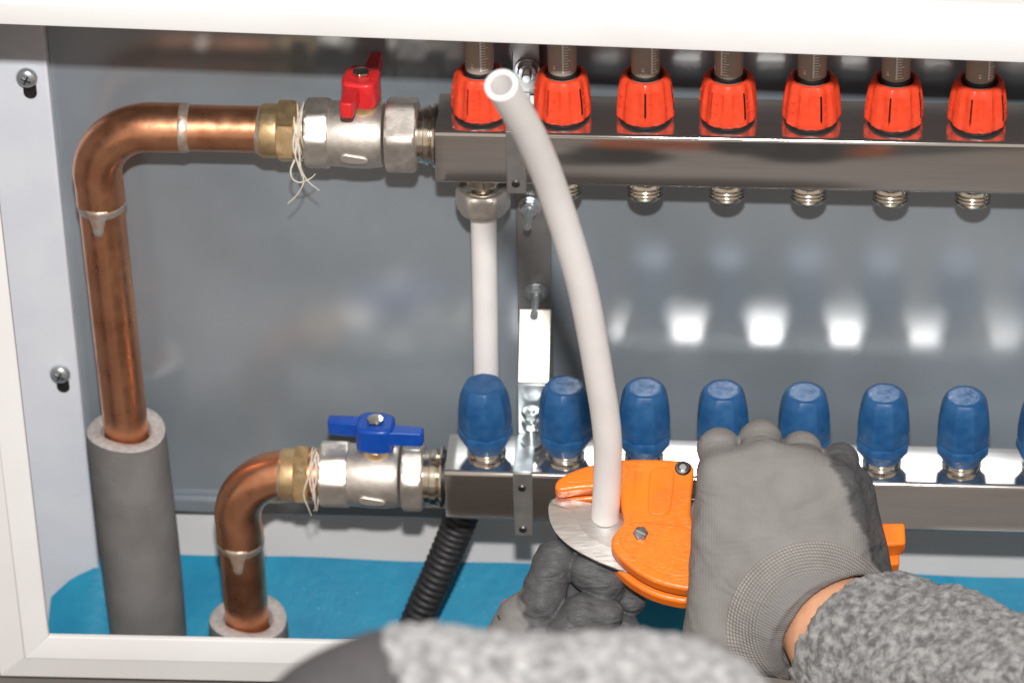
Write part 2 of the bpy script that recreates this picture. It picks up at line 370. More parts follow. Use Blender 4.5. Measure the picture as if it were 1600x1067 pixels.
# cabinet
cab = thing('manifold_cabinet', 'white framed recessed cabinet with grey metal back panel around the manifolds', 'cabinet', loc=(0.1, YP, -0.42))
def cpart(name, vf, mat, **k):
    l = Vector(k.pop('loc', (0, 0, 0))); return obj(name, vf, mat, cab, loc=l - cab.location, **k)
bp_ = cpart('back_panel', box(-0.276, 0.555, YP, YP + 0.003, -0.3225, 0.19), 'panel_metal')
cpart('panel_lip', box(-0.2745, 0.554, YP - 0.006, YP - 0.0005, -0.3215, -0.3095), 'panel_metal', bevel=0.002)
cpart('back_flange', box(-0.345, -0.2705, 0.029, 0.0385, -0.455, 0.19), 'white_flange', bevel=0.0015)
cpart('side_panel', box(-0.347, -0.345, -0.0855, 0.044, -0.455, 0.19), 'white_flange')
cpart('side_panel', box(0.556, 0.558, -0.0855, 0.044, -0.455, 0.19), 'white_flange')
cpart('top_panel', box(-0.3449, 0.5559, -0.0855, 0.0389, 0.1905, 0.1925), 'panel_metal')
for (sx, sz) in ((-0.2831, 0.0217), (-0.2821, -0.2039)):
    slot = prism([(x, z) for x, z in arc(0, 0, 0.0042, 0, 180, 10)] + [(x, z - 0.0125) for x, z in arc(0, 0, 0.0042, 180, 360, 10)], 0, 0.0006)
    cpart('dark_patch', place(slot, '-Y'), 'dark_steel', loc=(sx + 0.0006, 0.029, sz))  # thin dark plate with rounded ends below the screw, no hole cut
    sc = cpart('screw', place(lathe([(0.003, -0.001), (0.003, 0.002), (0.0066, 0.002), (0.0068, 0.0032), (0.0058, 0.0052), (0.0035, 0.0063), (0, 0.0066)], 28), '-Y'), 'zinc', loc=(sx, 0.029, sz))
    obj('screw_slot', join(box(-0.0032, 0.0032, -0.0069, -0.0060, -0.0005, 0.0005), box(-0.0005, 0.0005, -0.00695, -0.0060, -0.0032, 0.0032)), 'dark_steel', sc, rot=(0, 0.5, 0))
# frame: four mitred rails, profile = sloping inner strip then a face that falls back
XL, XR = -0.2775, 0.53
def zt(x): return 0.1344 - 0.0220 * x
def zb(x): return -0.3086 + 0.0209 * x if x < 0 else -0.3086 + 0.006 * x
inner = [(XL, zb(XL)), (XR, zb(XR)), (XR, zt(XR)), (XL, zt(XL))]
prof = [(-0.0004, 0.0035), (-0.0004, 0.0006), (0.0, 0.0), (0.0145, -0.0026), (0.0158, -0.0026), (0.0165, -0.0018), (0.0345, 0.0012), (0.0355, 0.0030), (0.0355, 0.0090)]
def ring_pt(i, o):
    x, z = inner[i]; sx = -1 if i in (0, 3) else 1; sz = -1 if i in (0, 1) else 1
    return x + sx * o, z + sz * o
for i in range(4):
    j = (i + 1) % 4; v = []; m = len(prof)
    for o, d in prof: x, z = ring_pt(i, o); v.append((x, -0.108 + d, z))
    for o, d in prof: x, z = ring_pt(j, o); v.append((x, -0.108 + d, z))
    f = [(k, (k + 1) % m, m + (k + 1) % m, m + k) for k in range(m)] + [tuple(range(m)), tuple(range(2 * m - 1, m - 1, -1))]
    cpart('frame_rail', (v, f), 'white_paint', bevel=0.0007, seg=2, bang=12, angle=25)

# blue film on the cabinet floor, falling to the front, its back corner cut off
FILM_EDGE = ((-0.09, 0.0010, 0.0125, 0.0225, 0.0282, 0.0284, 0.0445), (-0.305, -0.3020, -0.3015, -0.2890, -0.2765, -0.2703, -0.2703))
XLF = lambda y: float(np.interp(y, FILM_EDGE[0], FILM_EDGE[1]))
gx, gy = 60, 40; v, f = [], []
for j in range(gy + 1):
    for i in range(gx + 1):
        t = j / gy; y = -0.0855 + (0.0445 + 0.0855) * t
        xl = XLF(y)
        x = xl + (0.55 - xl) * (i / gx) ** 1.15
        z = max(-0.457, -0.3705 - 0.8 * (0.039 - y) + 0.012 * min(1, max(0, (-0.245 - x) / 0.022))) + 0.0009 * math.sin(x * 41 + y * 17) * math.sin(y * 55 + x * 9) - 0.004 * max(0, (0.35 - x)) * 0
        v.append((x, min(y, 0.0445 if x > -0.2704 else 0.0282), z))
s = len(v); v += [(x, y, z - 0.004) for x, y, z in v]
for j in range(gy):
    for i in range(gx):
        a = j * (gx + 1) + i; q = (a, a + 1, a + gx + 2, a + gx + 1); f.append(q); f.append(tuple(s + k for k in reversed(q)))
bd = [i for i in range(gx)] 
def edge(a, b): f.append((a, b, s + b, s + a))
for i in range(gx): edge(i, i + 1); edge(gy * (gx + 1) + i + 1, gy * (gx + 1) + i)
for j in range(gy): edge((j + 1) * (gx + 1), j * (gx + 1)); edge(j * (gx + 1) + gx, (j + 1) * (gx + 1) + gx)
tag(obj('plastic_sheet', (v, f), 'blue_film', angle=60), 'bright blue plastic sheet lying on the cabinet bottom below the pipes', 'plastic sheet')

# ------------------------------------------------------------------ supply manifold with red flow meters
def bar_mesh(top_slope=0.0):
    h, d, r = HB / 2, DB / 2, 0.0030
    sec = []
    for cx, cz, a0 in ((d - r, h - r, 0), (-d + r, h - r, 90), (-d + r, -h + r, 180), (d - r, -h + r, 270)):
        sec += arc(cx, cz, r, a0, a0 + 90, 5)
    sec = [(y, z + (y * top_slope if z > 0 else 0)) for y, z in sec]      # top slope added to keep the flash glint out of the panel reflection
    n = len(sec); v, f = [], []
    xs = [(-0.0269, 0.90), (-0.0263, 0.97), (-0.0250, 1.0)] + [(-0.02 + (X1 + 0.02) * k / 30, 1.0) for k in range(31)]
    for x, s_ in xs:
        v += [(x, (y if abs(s_ - 1) < 1e-6 else y - math.copysign((1 - s_) * 0.01, y)), (z if abs(s_ - 1) < 1e-6 else z - math.copysign((1 - s_) * 0.01, z))) for y, z in sec]
    for i in range(len(xs) - 1):
        for k in range(n): k2 = (k + 1) % n; f.append((i * n + k, i * n + k2, (i + 1) * n + k2, (i + 1) * n + k))
    f.append(tuple(range(n))); f.append(tuple((len(xs) - 1) * n + k for k in range(n - 1, -1, -1)))
    return v, f
sup = thing('supply_manifold', 'upper square stainless manifold bar carrying a row of red flow meters', 'manifold', loc=(0, 0, -0.0195))
so = -sup.location
obj('bar', bar_mesh(0.075), 'stainless', sup, loc=so, angle=30, rot=(rad(-0.4), 0, 0))

def knob_mesh():
    slots = [k * 72.0 for k in range(5)]
    angs = []
    for s0 in slots:
        angs += [s0 - 3.2, s0 - 2.0, s0 - 1.9, s0 + 1.9, s0 + 2.0, s0 + 3.2]
        a = s0 + 3.2
        for k in range(1, 16): angs.append(s0 + 3.2 + (72 - 6.4) * k / 16)
    angs = sorted((a % 360) for a in angs); n = len(angs)
    # (radius, height, slot depth, ridge)
    prof = [(0.0140, 0.0012, 0, 0), (0.0158, 0.0012, 0, 0.2), (0.01705, 0.0028, 0, 1), (0.0174, 0.0050, 0, 1), (0.0173, 0.0066, 0, 1), (0.0172, 0.0070, 1, 1), (0.0171, 0.0110, 1, 1), (0.0168, 0.0150, 1, 1), (0.0163, 0.0190, 1, 1),
            (0.0157, 0.0230, 1, 1), (0.0154, 0.0248, 1, 1), (0.0153, 0.0252, 0, 1), (0.0146, 0.0278, 0, 0.8), (0.0136, 0.0296, 0, .5), (0.0122, 0.0302, 0, .2), (0.0109, 0.0296, 0, 0), (0.0100, 0.0225, 0, 0)]
    v, f, mi = [], [], []
    for r, z, sl, ri in prof:
        for a in angs:
            q = (a % 72); q = min(q, 72 - q)             # distance to nearest slot
            g = q / 36.0                                # 0 at slot .. 1 mid panel
            rr = r
            if ri:
                rr += ri * 0.00075 * math.cos(rad(a * 10)) - ri * 0.0006 * (g > 0.86)
                if 0.012 < z < 0.0245 and abs(q - 20) < 7: rr -= 0.00055 * ri
                if z < 0.003: rr += 0.0004 * math.cos(rad(a * 10))
            zz = z + (0.0006 * math.cos(rad(a * 10)) if 0.001 < z < 0.003 else 0)
            if sl and q < 1.95: rr = r - 0.0030
            v.append((rr * math.cos(rad(a)), rr * math.sin(rad(a)), zz))
    for i in range(len(prof) - 1):
        for k in range(n):
            k2 = (k + 1) % n; f.append((i * n + k, i * n + k2, (i + 1) * n + k2, (i + 1) * n + k))
            am = angs[k] % 72; am = min(am, 72 - am)
            mi.append(1 if (prof[i][2] and prof[i + 1][2] and am <= 1.99) else 0)
    me = mesh('knob', (v, f), 'red_plastic', 34); me.materials.append(MATS['black_rubber'])
    me.polygons.foreach_set('material_index', mi)
    return me
kn = knob_mesh()
def marks_mesh():
    out = []
    for s0 in range(5):
        for z in (0.0122, 0.0186):
            a = rad(s0 * 72 + 9.5); A = Matrix.Rotation(a, 3, 'Z'); rr = 0.0175 - (z - 0.0122) * 0.10
            v, f = box(rr - 0.0012, rr + 0.00012, -0.0016, 0.0016, z - 0.0004, z + 0.0004)
            out.append(([tuple(A @ Vector(p)) for p in v], f))
    return join(*out)
marks_me = mesh('raised_mark', marks_mesh(), 'red_plastic')
collar_me = mesh('base_collar', lathe([(0.0, 0.0), (0.0161, 0.0), (0.0162, 0.0016), (0.0145, 0.0022), (0.0, 0.0022)], 40), 'black_rubber')
tube_me = mesh('sight_tube', lathe([(0, 0.010), (0.0088, 0.010), (0.0088, 0.0295), (0.00885, 0.074), (0.0075, 0.077), (0, 0.0775)], 36), 'sight_glass')
core_me = mesh('float', lathe([(0, 0.010), (0.0042, 0.010), (0.0042, 0.064), (0, 0.065)], 20), 'zinc_dark')
ring_me = mesh('seal_ring', lathe([(0.0089, 0.0285), (0.0098, 0.0285), (0.0100, 0.0300), (0.0094, 0.0312), (0.0089, 0.0310)], 36), 'black_rubber')
def scale_mesh():
    v, f = [], []
    R = 0.00897
    def quad(a0, a1, z0, z1):
        n = max(1, int(abs(a1 - a0) / 6)); 
        for k in range(n):
            b0 = a0 + (a1 - a0) * k / n; b1 = a0 + (a1 - a0) * (k + 1) / n; s = len(v)
            for rr in (R, R + 0.00006):
                for a, z in ((b0, z0), (b1, z0), (b1, z1), (b0, z1)): v.append((rr * math.cos(rad(a)), rr * math.sin(rad(a)), z))
            f.extend([(s + 4, s + 5, s + 6, s + 7), (s, s + 3, s + 2, s + 1), (s, s + 1, s + 5, s + 4), (s + 1, s + 2, s + 6, s + 5), (s + 2, s + 3, s + 7, s + 6), (s + 3, s, s + 4, s + 7)])
    quad(-3.2, 3.2, 0.033, 0.073)
    for k in range(20): quad(3.2, 30 if k % 4 == 0 else 20, 0.0336 + k * 0.0019, 0.0336 + k * 0.0019 + 0.00055)
    quad(-40, -30, 0.035, 0.0362); quad(-40, -30, 0.037, 0.0376)
    return v, f
scale_me = mesh('scale', scale_mesh(), 'print_white')
# turn of each knob (deg, 0 = slot to the right, 270 = slot to the viewer) and of each printed scale
turn = [-112, -118, -88, -126, -70, -101, -107, -95]
sturn = [-80, -84, -62, -118, -86, -90, -58, -90]
port_me = mesh('outlet', lathe([(0.0, -0.0185), (0.0, -0.0175), (0.0075, -0.0175), (0.0078, -0.0186), (0.0098, -0.0186), (0.0106, -0.0175), (0.0110, -0.0166), (0.0100, -0.0156), (0.0110, -0.0146), (0.0110, -0.0140), (0.0100, -0.0131),
                                 (0.0110, -0.0120), (0.0110, -0.0114), (0.0100, -0.0105), (0.0110, -0.0095), (0.0110, -0.0088), (0.0101, -0.0078), (0.0101, -0.0058), (0.0113, -0.0054), (0.0113, -0.0012), (0.0125, 0.0005), (0, 0.001)], 40), 'nickel_bright', 50)
H2 = HB / 2
for i in range(8):
    x = 0.05 * i
    k = obj('flow_meter_knob', kn, None, sup, loc=so + Vector((x, 0, H2 + 0.0002)), rot=(0, 0, rad(turn[i])))
    obj('base_collar', collar_me, None, k); obj('raised_mark', marks_me, None, k)
    t_ = obj('sight_tube', tube_me, None, sup, loc=so + Vector((x, 0, H2 + 0.0012)), rot=(0, 0, rad(sturn[i])))
    obj('float', core_me, None, t_); obj('seal_ring', ring_me, None, t_)
    obj('scale', scale_me, None, t_)
    if i: obj('outlet', port_me, None, sup, loc=so + Vector((x, 0, -H2)))
cap_end = obj('end_plate', box(X1 - 0.001, X1 + 0.002, -0.019, 0.019, -0.017, 0.017), 'stainless', sup, loc=so)

# ------------------------------------------------------------------ return manifold with blue caps
ret = thing('return_manifold', 'lower square stainless manifold bar carrying a row of blue hand caps', 'manifold', loc=(0.0008, LY, LZ - 0.0195))
ro_ = Vector((0, 0, 0.0195))
obj('bar', bar_mesh(), 'stainless_satin', ret, loc=ro_ + Vector((0.0012, 0, 0)), angle=30, rot=(rad(0.3), 0, 0))
def cap_mesh():
    n = 96
    prof = [(0.0100, 0.0048, 0), (0.0122, 0.0048, 0), (0.0126, 0.0056, .2), (0.0150, 0.0098, .6), (0.0169, 0.0128, 1), (0.0172, 0.0145, 1), (0.0172, 0.0178, 1), (0.0170, 0.0184, 1), (0.0159, 0.0190, 1), (0.0160, 0.0200, 1), (0.0169, 0.0208, 1),
            (0.0170, 0.0290, .8), (0.0165, 0.0360, .8), (0.0157, 0.0425, .9), (0.0149, 0.0462, .9), (0.0144, 0.0478, .8), (0.0126, 0.0518, .6), (0.0120, 0.0525, .5), (0.0108, 0.0529, .4), (0.0088, 0.0530, .3), (0, 0.0530, 0)]
    def rf(a, z, amt):
        q = (math.degrees(a) % 45) - 22.5
        c = math.cos(rad(22.5)) / math.cos(rad(q))        # octagon
        flat = 1 - 0.062 * amt + 0.062 * amt * ((1 / math.cos(rad(q)) - 1) / (1 / math.cos(rad(22.5)) - 1)) if True else 1
        g = 0
        if 0.021 < z < 0.041:
            k = abs(q)
            if 16 < k < 20: g = -0.012
        return flat + g
    v, f, rings = [], [], []
    for r, z, am in prof:
        if r == 0: rings.append([len(v)]); v.append((0, 0, z)); continue
        s = len(v); rings.append(list(range(s, s + n)))
        for k in range(n):
            a = 2 * math.pi * k / n; q = r * rf(a, z, am); v.append((q * math.cos(a), q * math.sin(a), z))
    for A, B in zip(rings, rings[1:]):
        for k in range(n):
            k2 = (k + 1) % n
            f.append((A[k], A[k2], B[0]) if len(B) == 1 else (A[k], A[k2], B[k2], B[k]))
    f.append(tuple(reversed(rings[0])))
    return v, f
cap_me = mesh('cap', cap_mesh(), 'blue_plastic', 20)
neck_me = mesh('neck_ring', lathe([(0, -0.0005), (0.0122, -0.0005), (0.0124, 0.0004), (0.0116, 0.0008), (0.0108, 0.0016), (0.0116, 0.0022), (0.0117, 0.0040), (0.0104, 0.0046), (0.0102, 0.0066), (0, 0.0066)], 40), 'nickel_bright', 50)
plug_me = mesh('outlet_plug', lathe([(0, -0.0085), (0.004, -0.0084), (0.0085, -0.0072), (0.0108, -0.0052), (0.0116, -0.003), (0.0116, 0.0004), (0, 0.0005)], 36), 'nickel_bright', 60)
for i in range(8):
    x = 0.05 * i
    k = obj('cap', cap_me, None, ret, loc=ro_ + Vector((x, 0, H2 + 0.0008)), rot=(rad(random.uniform(-1.2, 1.2)), rad(random.uniform(-1.2, 1.2)), rad(random.uniform(-22, 22))))
    obj('neck_ring', neck_me, None, k)
    obj('outlet_plug', plug_me, None, ret, loc=ro_ + Vector((x + 0.001, 0, -H2)))

# ------------------------------------------------------------------ bracket
br = thing('manifold_bracket', 'zinc steel bracket with rail and straps clamping both manifold bars', 'bracket', loc=(0.028, 0.036, -0.16))
def bpart(name, vf, mat='zinc', **k):
    l = Vector(k.pop('loc', (0, 0, 0))); return obj(name, vf, mat, br, loc=l - br.location, **k)
bpart('rail', box(0.0172, 0.0392, 0.0345, 0.0380, -0.25, 0.12), 'zinc_dark', bevel=0.0008)
def slant(x0, x1, a, b, th):
    (ya, za), (yb, zb_) = a, b; d = Vector((0, yb - ya, zb_ - za)).normalized(); nn = Vector((0, d.z, -d.y)) * th
    v = [(x, y + o * nn.y, z + o * nn.z) for x in (x0, x1) for (y, z) in (a, b) for o in (0, 1)]
    return v, [(0, 1, 3, 2), (4, 6, 7, 5), (0, 4, 5, 1), (2, 3, 7, 6), (0, 2, 6, 4), (1, 5, 7, 3)]
bpart('sloping_arm', slant(0.0200, 0.0402, (-0.0160, -0.1715), (0.0120, -0.1338), 0.0018), 'zinc_bright', bevel=0.0006)
bpart('arm_tab', box(0.0215, 0.0385, 0.0005, 0.0343, -0.1545, -0.1525), 'zinc_dark', bevel=0.0005)
bpart('upright_plate', box(0.0197, 0.0398, -0.0164, -0.0142, -0.2125, -0.1722), 'zinc', bevel=0.0006)
bpart('top_strap', box(0.0190, 0.0312, -0.0562, -0.0166, -0.2128, -0.2112), 'zinc', bevel=0.0005)
bpart('front_strap', box(0.0190, 0.0312, -0.0582, -0.0564, -0.2610, -0.2111), 'zinc_dark', bevel=0.0006)
bpart('top_strap', box(0.0166, 0.0288, -0.0212, 0.0214, 0.0194, 0.0208), 'zinc', bevel=0.0005)
bpart('front_strap', box(0.0166, 0.0288, -0.0232, -0.0214, -0.0240, 0.0209), 'zinc_dark', bevel=0.0006)
bpart('upright_plate', box(0.0180, 0.0350, 0.0216, 0.0234, 0.0195, 0.0560), 'zinc_dark', bevel=0.0006)
bpart('shelf_plate', box(0.0180, 0.0350, 0.0236, 0.0343, 0.0545, 0.0560), 'zinc_dark', bevel=0.0006)
def bolt(x, y, z, ln, r=0.0026, name='bolt', mat='zinc', nut=0.0058):
    b = bpart(name, place(lathe([(0, -0.001), (r, -0.001)] + [(r - (0.0003 if k % 2 else 0), 0.006 + (ln - 0.007) * k / 24) for k in range(25)] + [(r * .8, ln), (0, ln)], 16), '-Y'), mat, loc=(x, y, z))
    obj('washer', place(lathe([(r, 0), (0.0074, 0), (0.0074, 0.0012), (r, 0.0012)], 28), '-Y'), mat, b)
    obj('nut', place(hexprism(nut, 0.0013, 0.0058, 0.0008), '-Y'), mat, b)
bolt(0.0262, 0.0343, -0.0705, 0.025); bolt(0.0294, 0.0343, -0.1362, 0.028)
bolt(0.0275, 0.0213, 0.0380, 0.012, r=0.003, nut=0.0062)
b = bpart('clamp_bolt', lathe([(0, 0), (0.0028, 0), (0.0028, 0.026), (0, 0.0265)], 18), 'zinc', loc=(0.0288, -0.0245, -0.2111))
obj('nut', hexprism(0.0062, 0.012, 0.017, 0.0008), 'zinc', b); obj('nut', hexprism(0.0062, 0.0202, 0.0247, 0.0008), 'zinc', b); obj('washer', lathe([(0.0028, 0), (0.007, 0), (0.007, 0.0012), (0.0028, 0.0012)], 24), 'zinc', b)
for (x, y, z) in ((0.0247, -0.0583, -0.2225), (0.0247, -0.0583, -0.2555), (0.0222, -0.0233, -0.0165)):
    bpart('strap_screw', place(lathe([(0, 0), (0.0025, 0), (0.0025, 0.0006), (0.0019, 0.0012), (0, 0.0012)], 18), '-Y'), 'dark_steel', loc=(x, y, z))

# ------------------------------------------------------------------ ball valves
def valve(root, o, low):
    """built along x, o = centre of the bar end in world coordinates; offsets in x from the bar end"""
    P = lambda name, vf, mat, par=None, **k: obj(name, vf, mat, par or root, loc=(Vector(k.pop('loc', (0, 0, 0))) if par else Vector(o) - root.location + Vector(k.pop('loc', (0, 0, 0)))), **k)
    s = 1.0
    if not low: xs = dict(b0=-0.0803, h1=-0.0675, b1=-0.033, n0=-0.0310, n1=-0.0118)
    else: xs = dict(b0=-0.0790, h1=-0.0625, b1=-0.0285, n0=-0.0265, n1=-0.0128)
    P('hex_end', place(hexprism(0.0226, xs['b0'], xs['h1'] + 0.002, 0.002, n=8, rot=rad(22.5 - 40)), 'X'), 'nickel')
    L = xs['b1'] - xs['h1']
    prof = [(0.0, xs['h1']), (0.0196, xs['h1']), (0.0202, xs['h1'] + 0.002), (0.0205, xs['h1'] + 0.3 * L), (0.0212, xs['h1'] + 0.45 * L), (0.0212, xs['h1'] + 0.75 * L), (0.0206, xs['h1'] + 0.86 * L), (0.0206, xs['h1'] + 0.93 * L), (0.0196, xs['b1']), (0.0, xs['b1'])]
    body = P('body', place(lathe(prof, 56), 'X'), 'nickel')
    # cast boss with a raised bar on the front
    P('cast_boss', place(prism(smooth_poly([(-0.008, -0.003), (0.009, -0.004), (0.010, 0.001), (0.002, 0.0022), (-0.007, 0.004)], 2), 0, 0.0016), '-Y'), 'nickel', loc=(xs['h1'] + 0.5 * L, -0.0203, -0.0048), bevel=0.0006)
    P('union_nut', place(hexprism(0.0248 if not low else 0.0236, xs['n0'], xs['n1'], 0.0022, n=6, rot=rad(30 + 8)), 'X'), 'nickel')
    P('union_tail', place(lathe([(0, xs['n1'] - 0.003), (0.0170, xs['n1'] - 0.003), (0.0172, xs['n1'] + 0.0040), (0.0182, xs['n1'] + 0.0046), (0.0184, -0.0046), (0.0170, -0.0040), (0.0174, -0.0030), (0.0196, -0.0020), (0.0198, -0.0006), (0, -0.0004)], 44), 'X'), 'nickel_bright', angle=50)
    P('gasket', place(lathe([(0, -0.0005), (0.0172, -0.0005), (0.0172, 0.0012), (0, 0.0012)], 36), 'X'), 'black_rubber')
    sx = xs['h1'] + 0.50 * L + (0.0052 if not low else 0.0030)
    P('stem_gland', lathe([(0, 0.017), (0.0095, 0.017), (0.0095, 0.0235), (0.0080, 0.0250), (0.0062, 0.0252), (0.0062, 0.0275), (0, 0.0275)], 32), 'brass', loc=(sx, 0, 0))
    mat = 'blue_handle' if low else 'red_handle'
    hub = smooth_poly([(x * 1.12, y * 1.12) for x, y in [(-0.0105, -0.0095), (0.0100, -0.0100), (0.0112, 0.0), (0.0100, 0.0095), (-0.0095, 0.0105), (-0.0112, 0.0)]], 2)
    h = prism(hub, 0.0240, 0.0425)
    def wing(sgn):
        # swept wing, thick at the hub
        pts = [(0.006, 0.0095), (0.013, 0.0078), (0.0300, 0.0072), (0.0312, 0.0055), (0.0310, 0.0000), (0.0295, -0.0008), (0.006, -0.0015)]
        p = [(sgn * x, sgn * -y) for x, y in pts]
        if sgn < 0: p = p
        return prism(p, 0.0300, 0.0405)
    hd = P('handle', h, mat, loc=(sx, 0, 0), rot=(0, 0, rad(-4 if low else 84)), bevel=0.0022, seg=3)
    for sg in (1, -1): obj('wing', wing(sg), mat, hd, bevel=0.0018, seg=3)
    sc = obj('handle_nut', hexprism(0.0056, 0.0422, 0.0452, 0.0008), 'nickel_bright', hd)
    obj('grip_ridge', join(*[box(-0.0045, 0.0045, -0.0085 + 0.0021 * k, -0.0075 + 0.0021 * k, 0.0424, 0.0430) for k in range(2)]), mat, hd, bevel=0.0002)
    # adapter threads stay with the pipe
VU = (-0.0270, 0.0, 0.0022); VL = (-0.0268, LY, -0.2332)
vu = thing('ball_valve', 'nickel ball valve with red butterfly handle on the upper manifold', 'valve', 'ball valves', loc=(-0.075, 0, -0.02))
valve(vu, VU, False)
vl = thing('ball_valve', 'nickel ball valve with blue butterfly handle on the lower manifold', 'valve', 'ball valves', loc=(-0.075, LY, -0.255))
valve(vl, VL, True)

# ------------------------------------------------------------------ copper pipes
def copper_pipe(root, xv, xe, y, z, zbot, low):
    P = lambda name, vf, mat, **k: obj(name, vf, mat, root, loc=-root.location, **k)
    R = 0.036; r = 0.0144; rs = 0.0154
    tilt = lambda zz: xv + (z - zz) * (0.012 if not low else 0.008)
    # elbow swept, fatter at the sockets
    pts, rr = [], []
    ext = 0.020
    for k in range(4): pts.append((xv + R + ext - ext * k / 4, y, z)); rr.append(rs)
    for k in range(17):
        a = rad(90 + 90 * k / 16); pts.append((xv + R + R * math.cos(a), y, z - R + R * math.sin(a))); rr.append(rs - 0.0002 if 1 < k < 15 else rs)
    for k in range(1, 5): pts.append((tilt(z - R - ext * k / 4), y, z - R - ext * k / 4)); rr.append(rs)
    if not low: pts.insert(0, (pts[0][0] + 0.0006, y, z)); rr.insert(0, rs - 0.0008)
    P('elbow', tube(pts, rr, 44), 'copper')
    obj_bead = lambda x, zz: None
    zj = z - R - ext
    P('pipe_run', tube([(tilt(zj + 0.004), y, zj + 0.004), (tilt(zj - 0.05), y, zj - 0.05), (tilt(zbot), y, zbot)], r, 44), 'copper')
    # solder fillet with a run on the front
    bead = lathe([(r + 0.0001, -0.0042), (r + 0.0007, -0.003), (rs + 0.0002, -0.0004), (rs + 0.0003, 0.0008), (rs - 0.0002, 0.0018)], 44)
    P('solder_ring', place(bead, 'Z', (tilt(zj), y, zj)), 'solder')
    tx = tilt(zj - 0.008)
    v, f = lathe([(0, -0.010), (0.0018, -0.0095), (0.0027, -0.0065), (0.0030, -0.003), (0.0040, 0.0015), (0.0062, 0.0060), (0.0066, 0.0085), (0, 0.0088)], 20)
    v = [(x * 1.25, -math.sqrt(max(0, (r + 0.0006) ** 2 - (x * 1.25) ** 2)) - 0.0008 * max(0, 1 - abs(x) / 0.006) - (yy < 0) * 0.0005, zz) for x, yy, zz in v]
    P('solder_drip', place((v, f), 'Z', (tx - 0.0005, y, zj - 0.006)), 'solder', angle=80)
    if not low:
        xs = xv + R + ext
        P('pipe_run', tube([(xs - 0.004, y, z), (xs + 0.03, y, z), (xe + 0.002, y, z)], r, 44), 'copper')
        P('solder_ring', place(lathe([(rs - 0.0002, -0.002), (rs + 0.0003, -0.001), (rs + 0.0002, 0.0008), (r + 0.0008, 0.0028), (r + 0.0001, 0.0044)], 44), 'X', (xs, y, z)), 'solder')
    else: xs = xv + R + ext - 0.004
    # brass solder adapter
    P('adapter_socket', place(lathe([(r, -0.0008), (0.0160, -0.0006), (0.0168, 0.001), (0.0168, 0.011), (0.0150, 0.012), (0.0150, 0.026), (0, 0.026)], 44), 'X', (xe, y, z - 0.0008)), 'brass')
    P('solder_ring', place(lathe([(r + 0.0001, -0.0035), (r + 0.0010, -0.0016), (0.0160, -0.0004), (0.0166, 0.0006)], 44), 'X', (xe, y, z - 0.0008)), 'solder')
    hx = 0.0100 if not low else 0.0085
    P('adapter_hex', place(hexprism(0.0205, hx, hx + (0.0115 if not low else 0.0095), 0.0016, rot=rad(20)), 'X', (xe, y, z - 0.0008)), 'brass')
    # hemp wound on the thread and hanging off
    hv = []
    rnd = random.Random(3 if low else 5)
    x0 = xe + 0.0235 if not low else xe + 0.0205
    for k in range(3 if low else 6):
        pts = []
        ph = rnd.uniform(0, 6.28); dx = rnd.uniform(-0.0024, 0.0024)
        for q in range(26):
            a = ph + q / 25 * 6.6; rr_ = 0.0160 + 0.0008 * rnd.random() + 0.00035 * k
            pts.append((x0 + dx + 0.0012 * math.sin(a * 2 + k), y + rr_ * math.cos(a), z - 0.0006 + rr_ * math.sin(a)))
        hv.append(tube(catmull(pts, 2), 0.00035 + 0.0003 * rnd.random(), 6))
    P('hemp_winding', join(*hv), 'hemp', angle=80)
    ends = []
    if not low:
        strands = [[(0, -0.0175, 0.004), (-0.001, -0.0205, -0.006), (0.0012, -0.0200, -0.0140), (0.003, -0.020, -0.024), (-0.001, -0.0205, -0.033), (-0.0075, -0.0212, -0.0400)],
                   [(0.001, -0.0185, -0.008), (0.002, -0.020, -0.016), (0.006, -0.0205, -0.024), (0.0125, -0.021, -0.0300)],
                   [(-0.002, -0.018, -0.010), (-0.0045, -0.0205, -0.016), (-0.0035, -0.0210, -0.022), (0.001, -0.0208, -0.0245), (0.0075, -0.0205, -0.0215), (0.0105, -0.020, -0.0185)],
                   [(0.0, -0.0172, 0.006), (0.0016, -0.020, -0.004), (0.001, -0.0206, -0.013), (0.0042, -0.0205, -0.021)],
                   [(-0.001, -0.0165, 0.010), (-0.0022, -0.0196, 0.001), (-0.0004, -0.0202, -0.010), (0.0022, -0.0205, -0.020)]]
    else:
        strands = [[(0.004, -0.008, 0.024), (0.002, -0.013, 0.019), (-0.002, -0.018, 0.008), (-0.0045, -0.0195, -0.002), (-0.002, -0.0200, -0.012), (-0.0005, -0.019, -0.019)],
                   [(0.003, -0.010, 0.020), (0.004, -0.0165, 0.010), (0.002, -0.0195, 0.0), (0.0025, -0.0192, -0.012), (0.001, -0.018, -0.016)],
                   [(0.0045, -0.008, 0.022), (0.0055, -0.0175, 0.008), (0.0045, -0.0195, -0.006), (0.003, -0.0185, -0.0155)]]
    for s_ in strands:
        pts = [(x0 + a, y + b, z + c) for a, b, c in s_]; cp = catmull(pts, 6)
        ends.append(tube(cp, [0.00068 * (1 - 0.6 * i / len(cp)) for i in range(len(cp))], 7))
    P('hemp_strand', join(*ends), 'hemp', angle=80)
cu = thing('copper_pipe', 'long copper pipe with elbow feeding the red handled valve', 'pipe', 'copper pipes', loc=(-0.238, 0, -0.35))
copper_pipe(cu, -0.2393, -0.1345, 0.0, 0.0040, -0.43, False)
cl = thing('copper_pipe', 'short copper pipe with elbow feeding the blue handled valve', 'pipe', 'copper pipes', loc=(-0.158, LY, -0.40))
copper_pipe(cl, -0.1616, -0.1310, LY, -0.2335, -0.44, True)

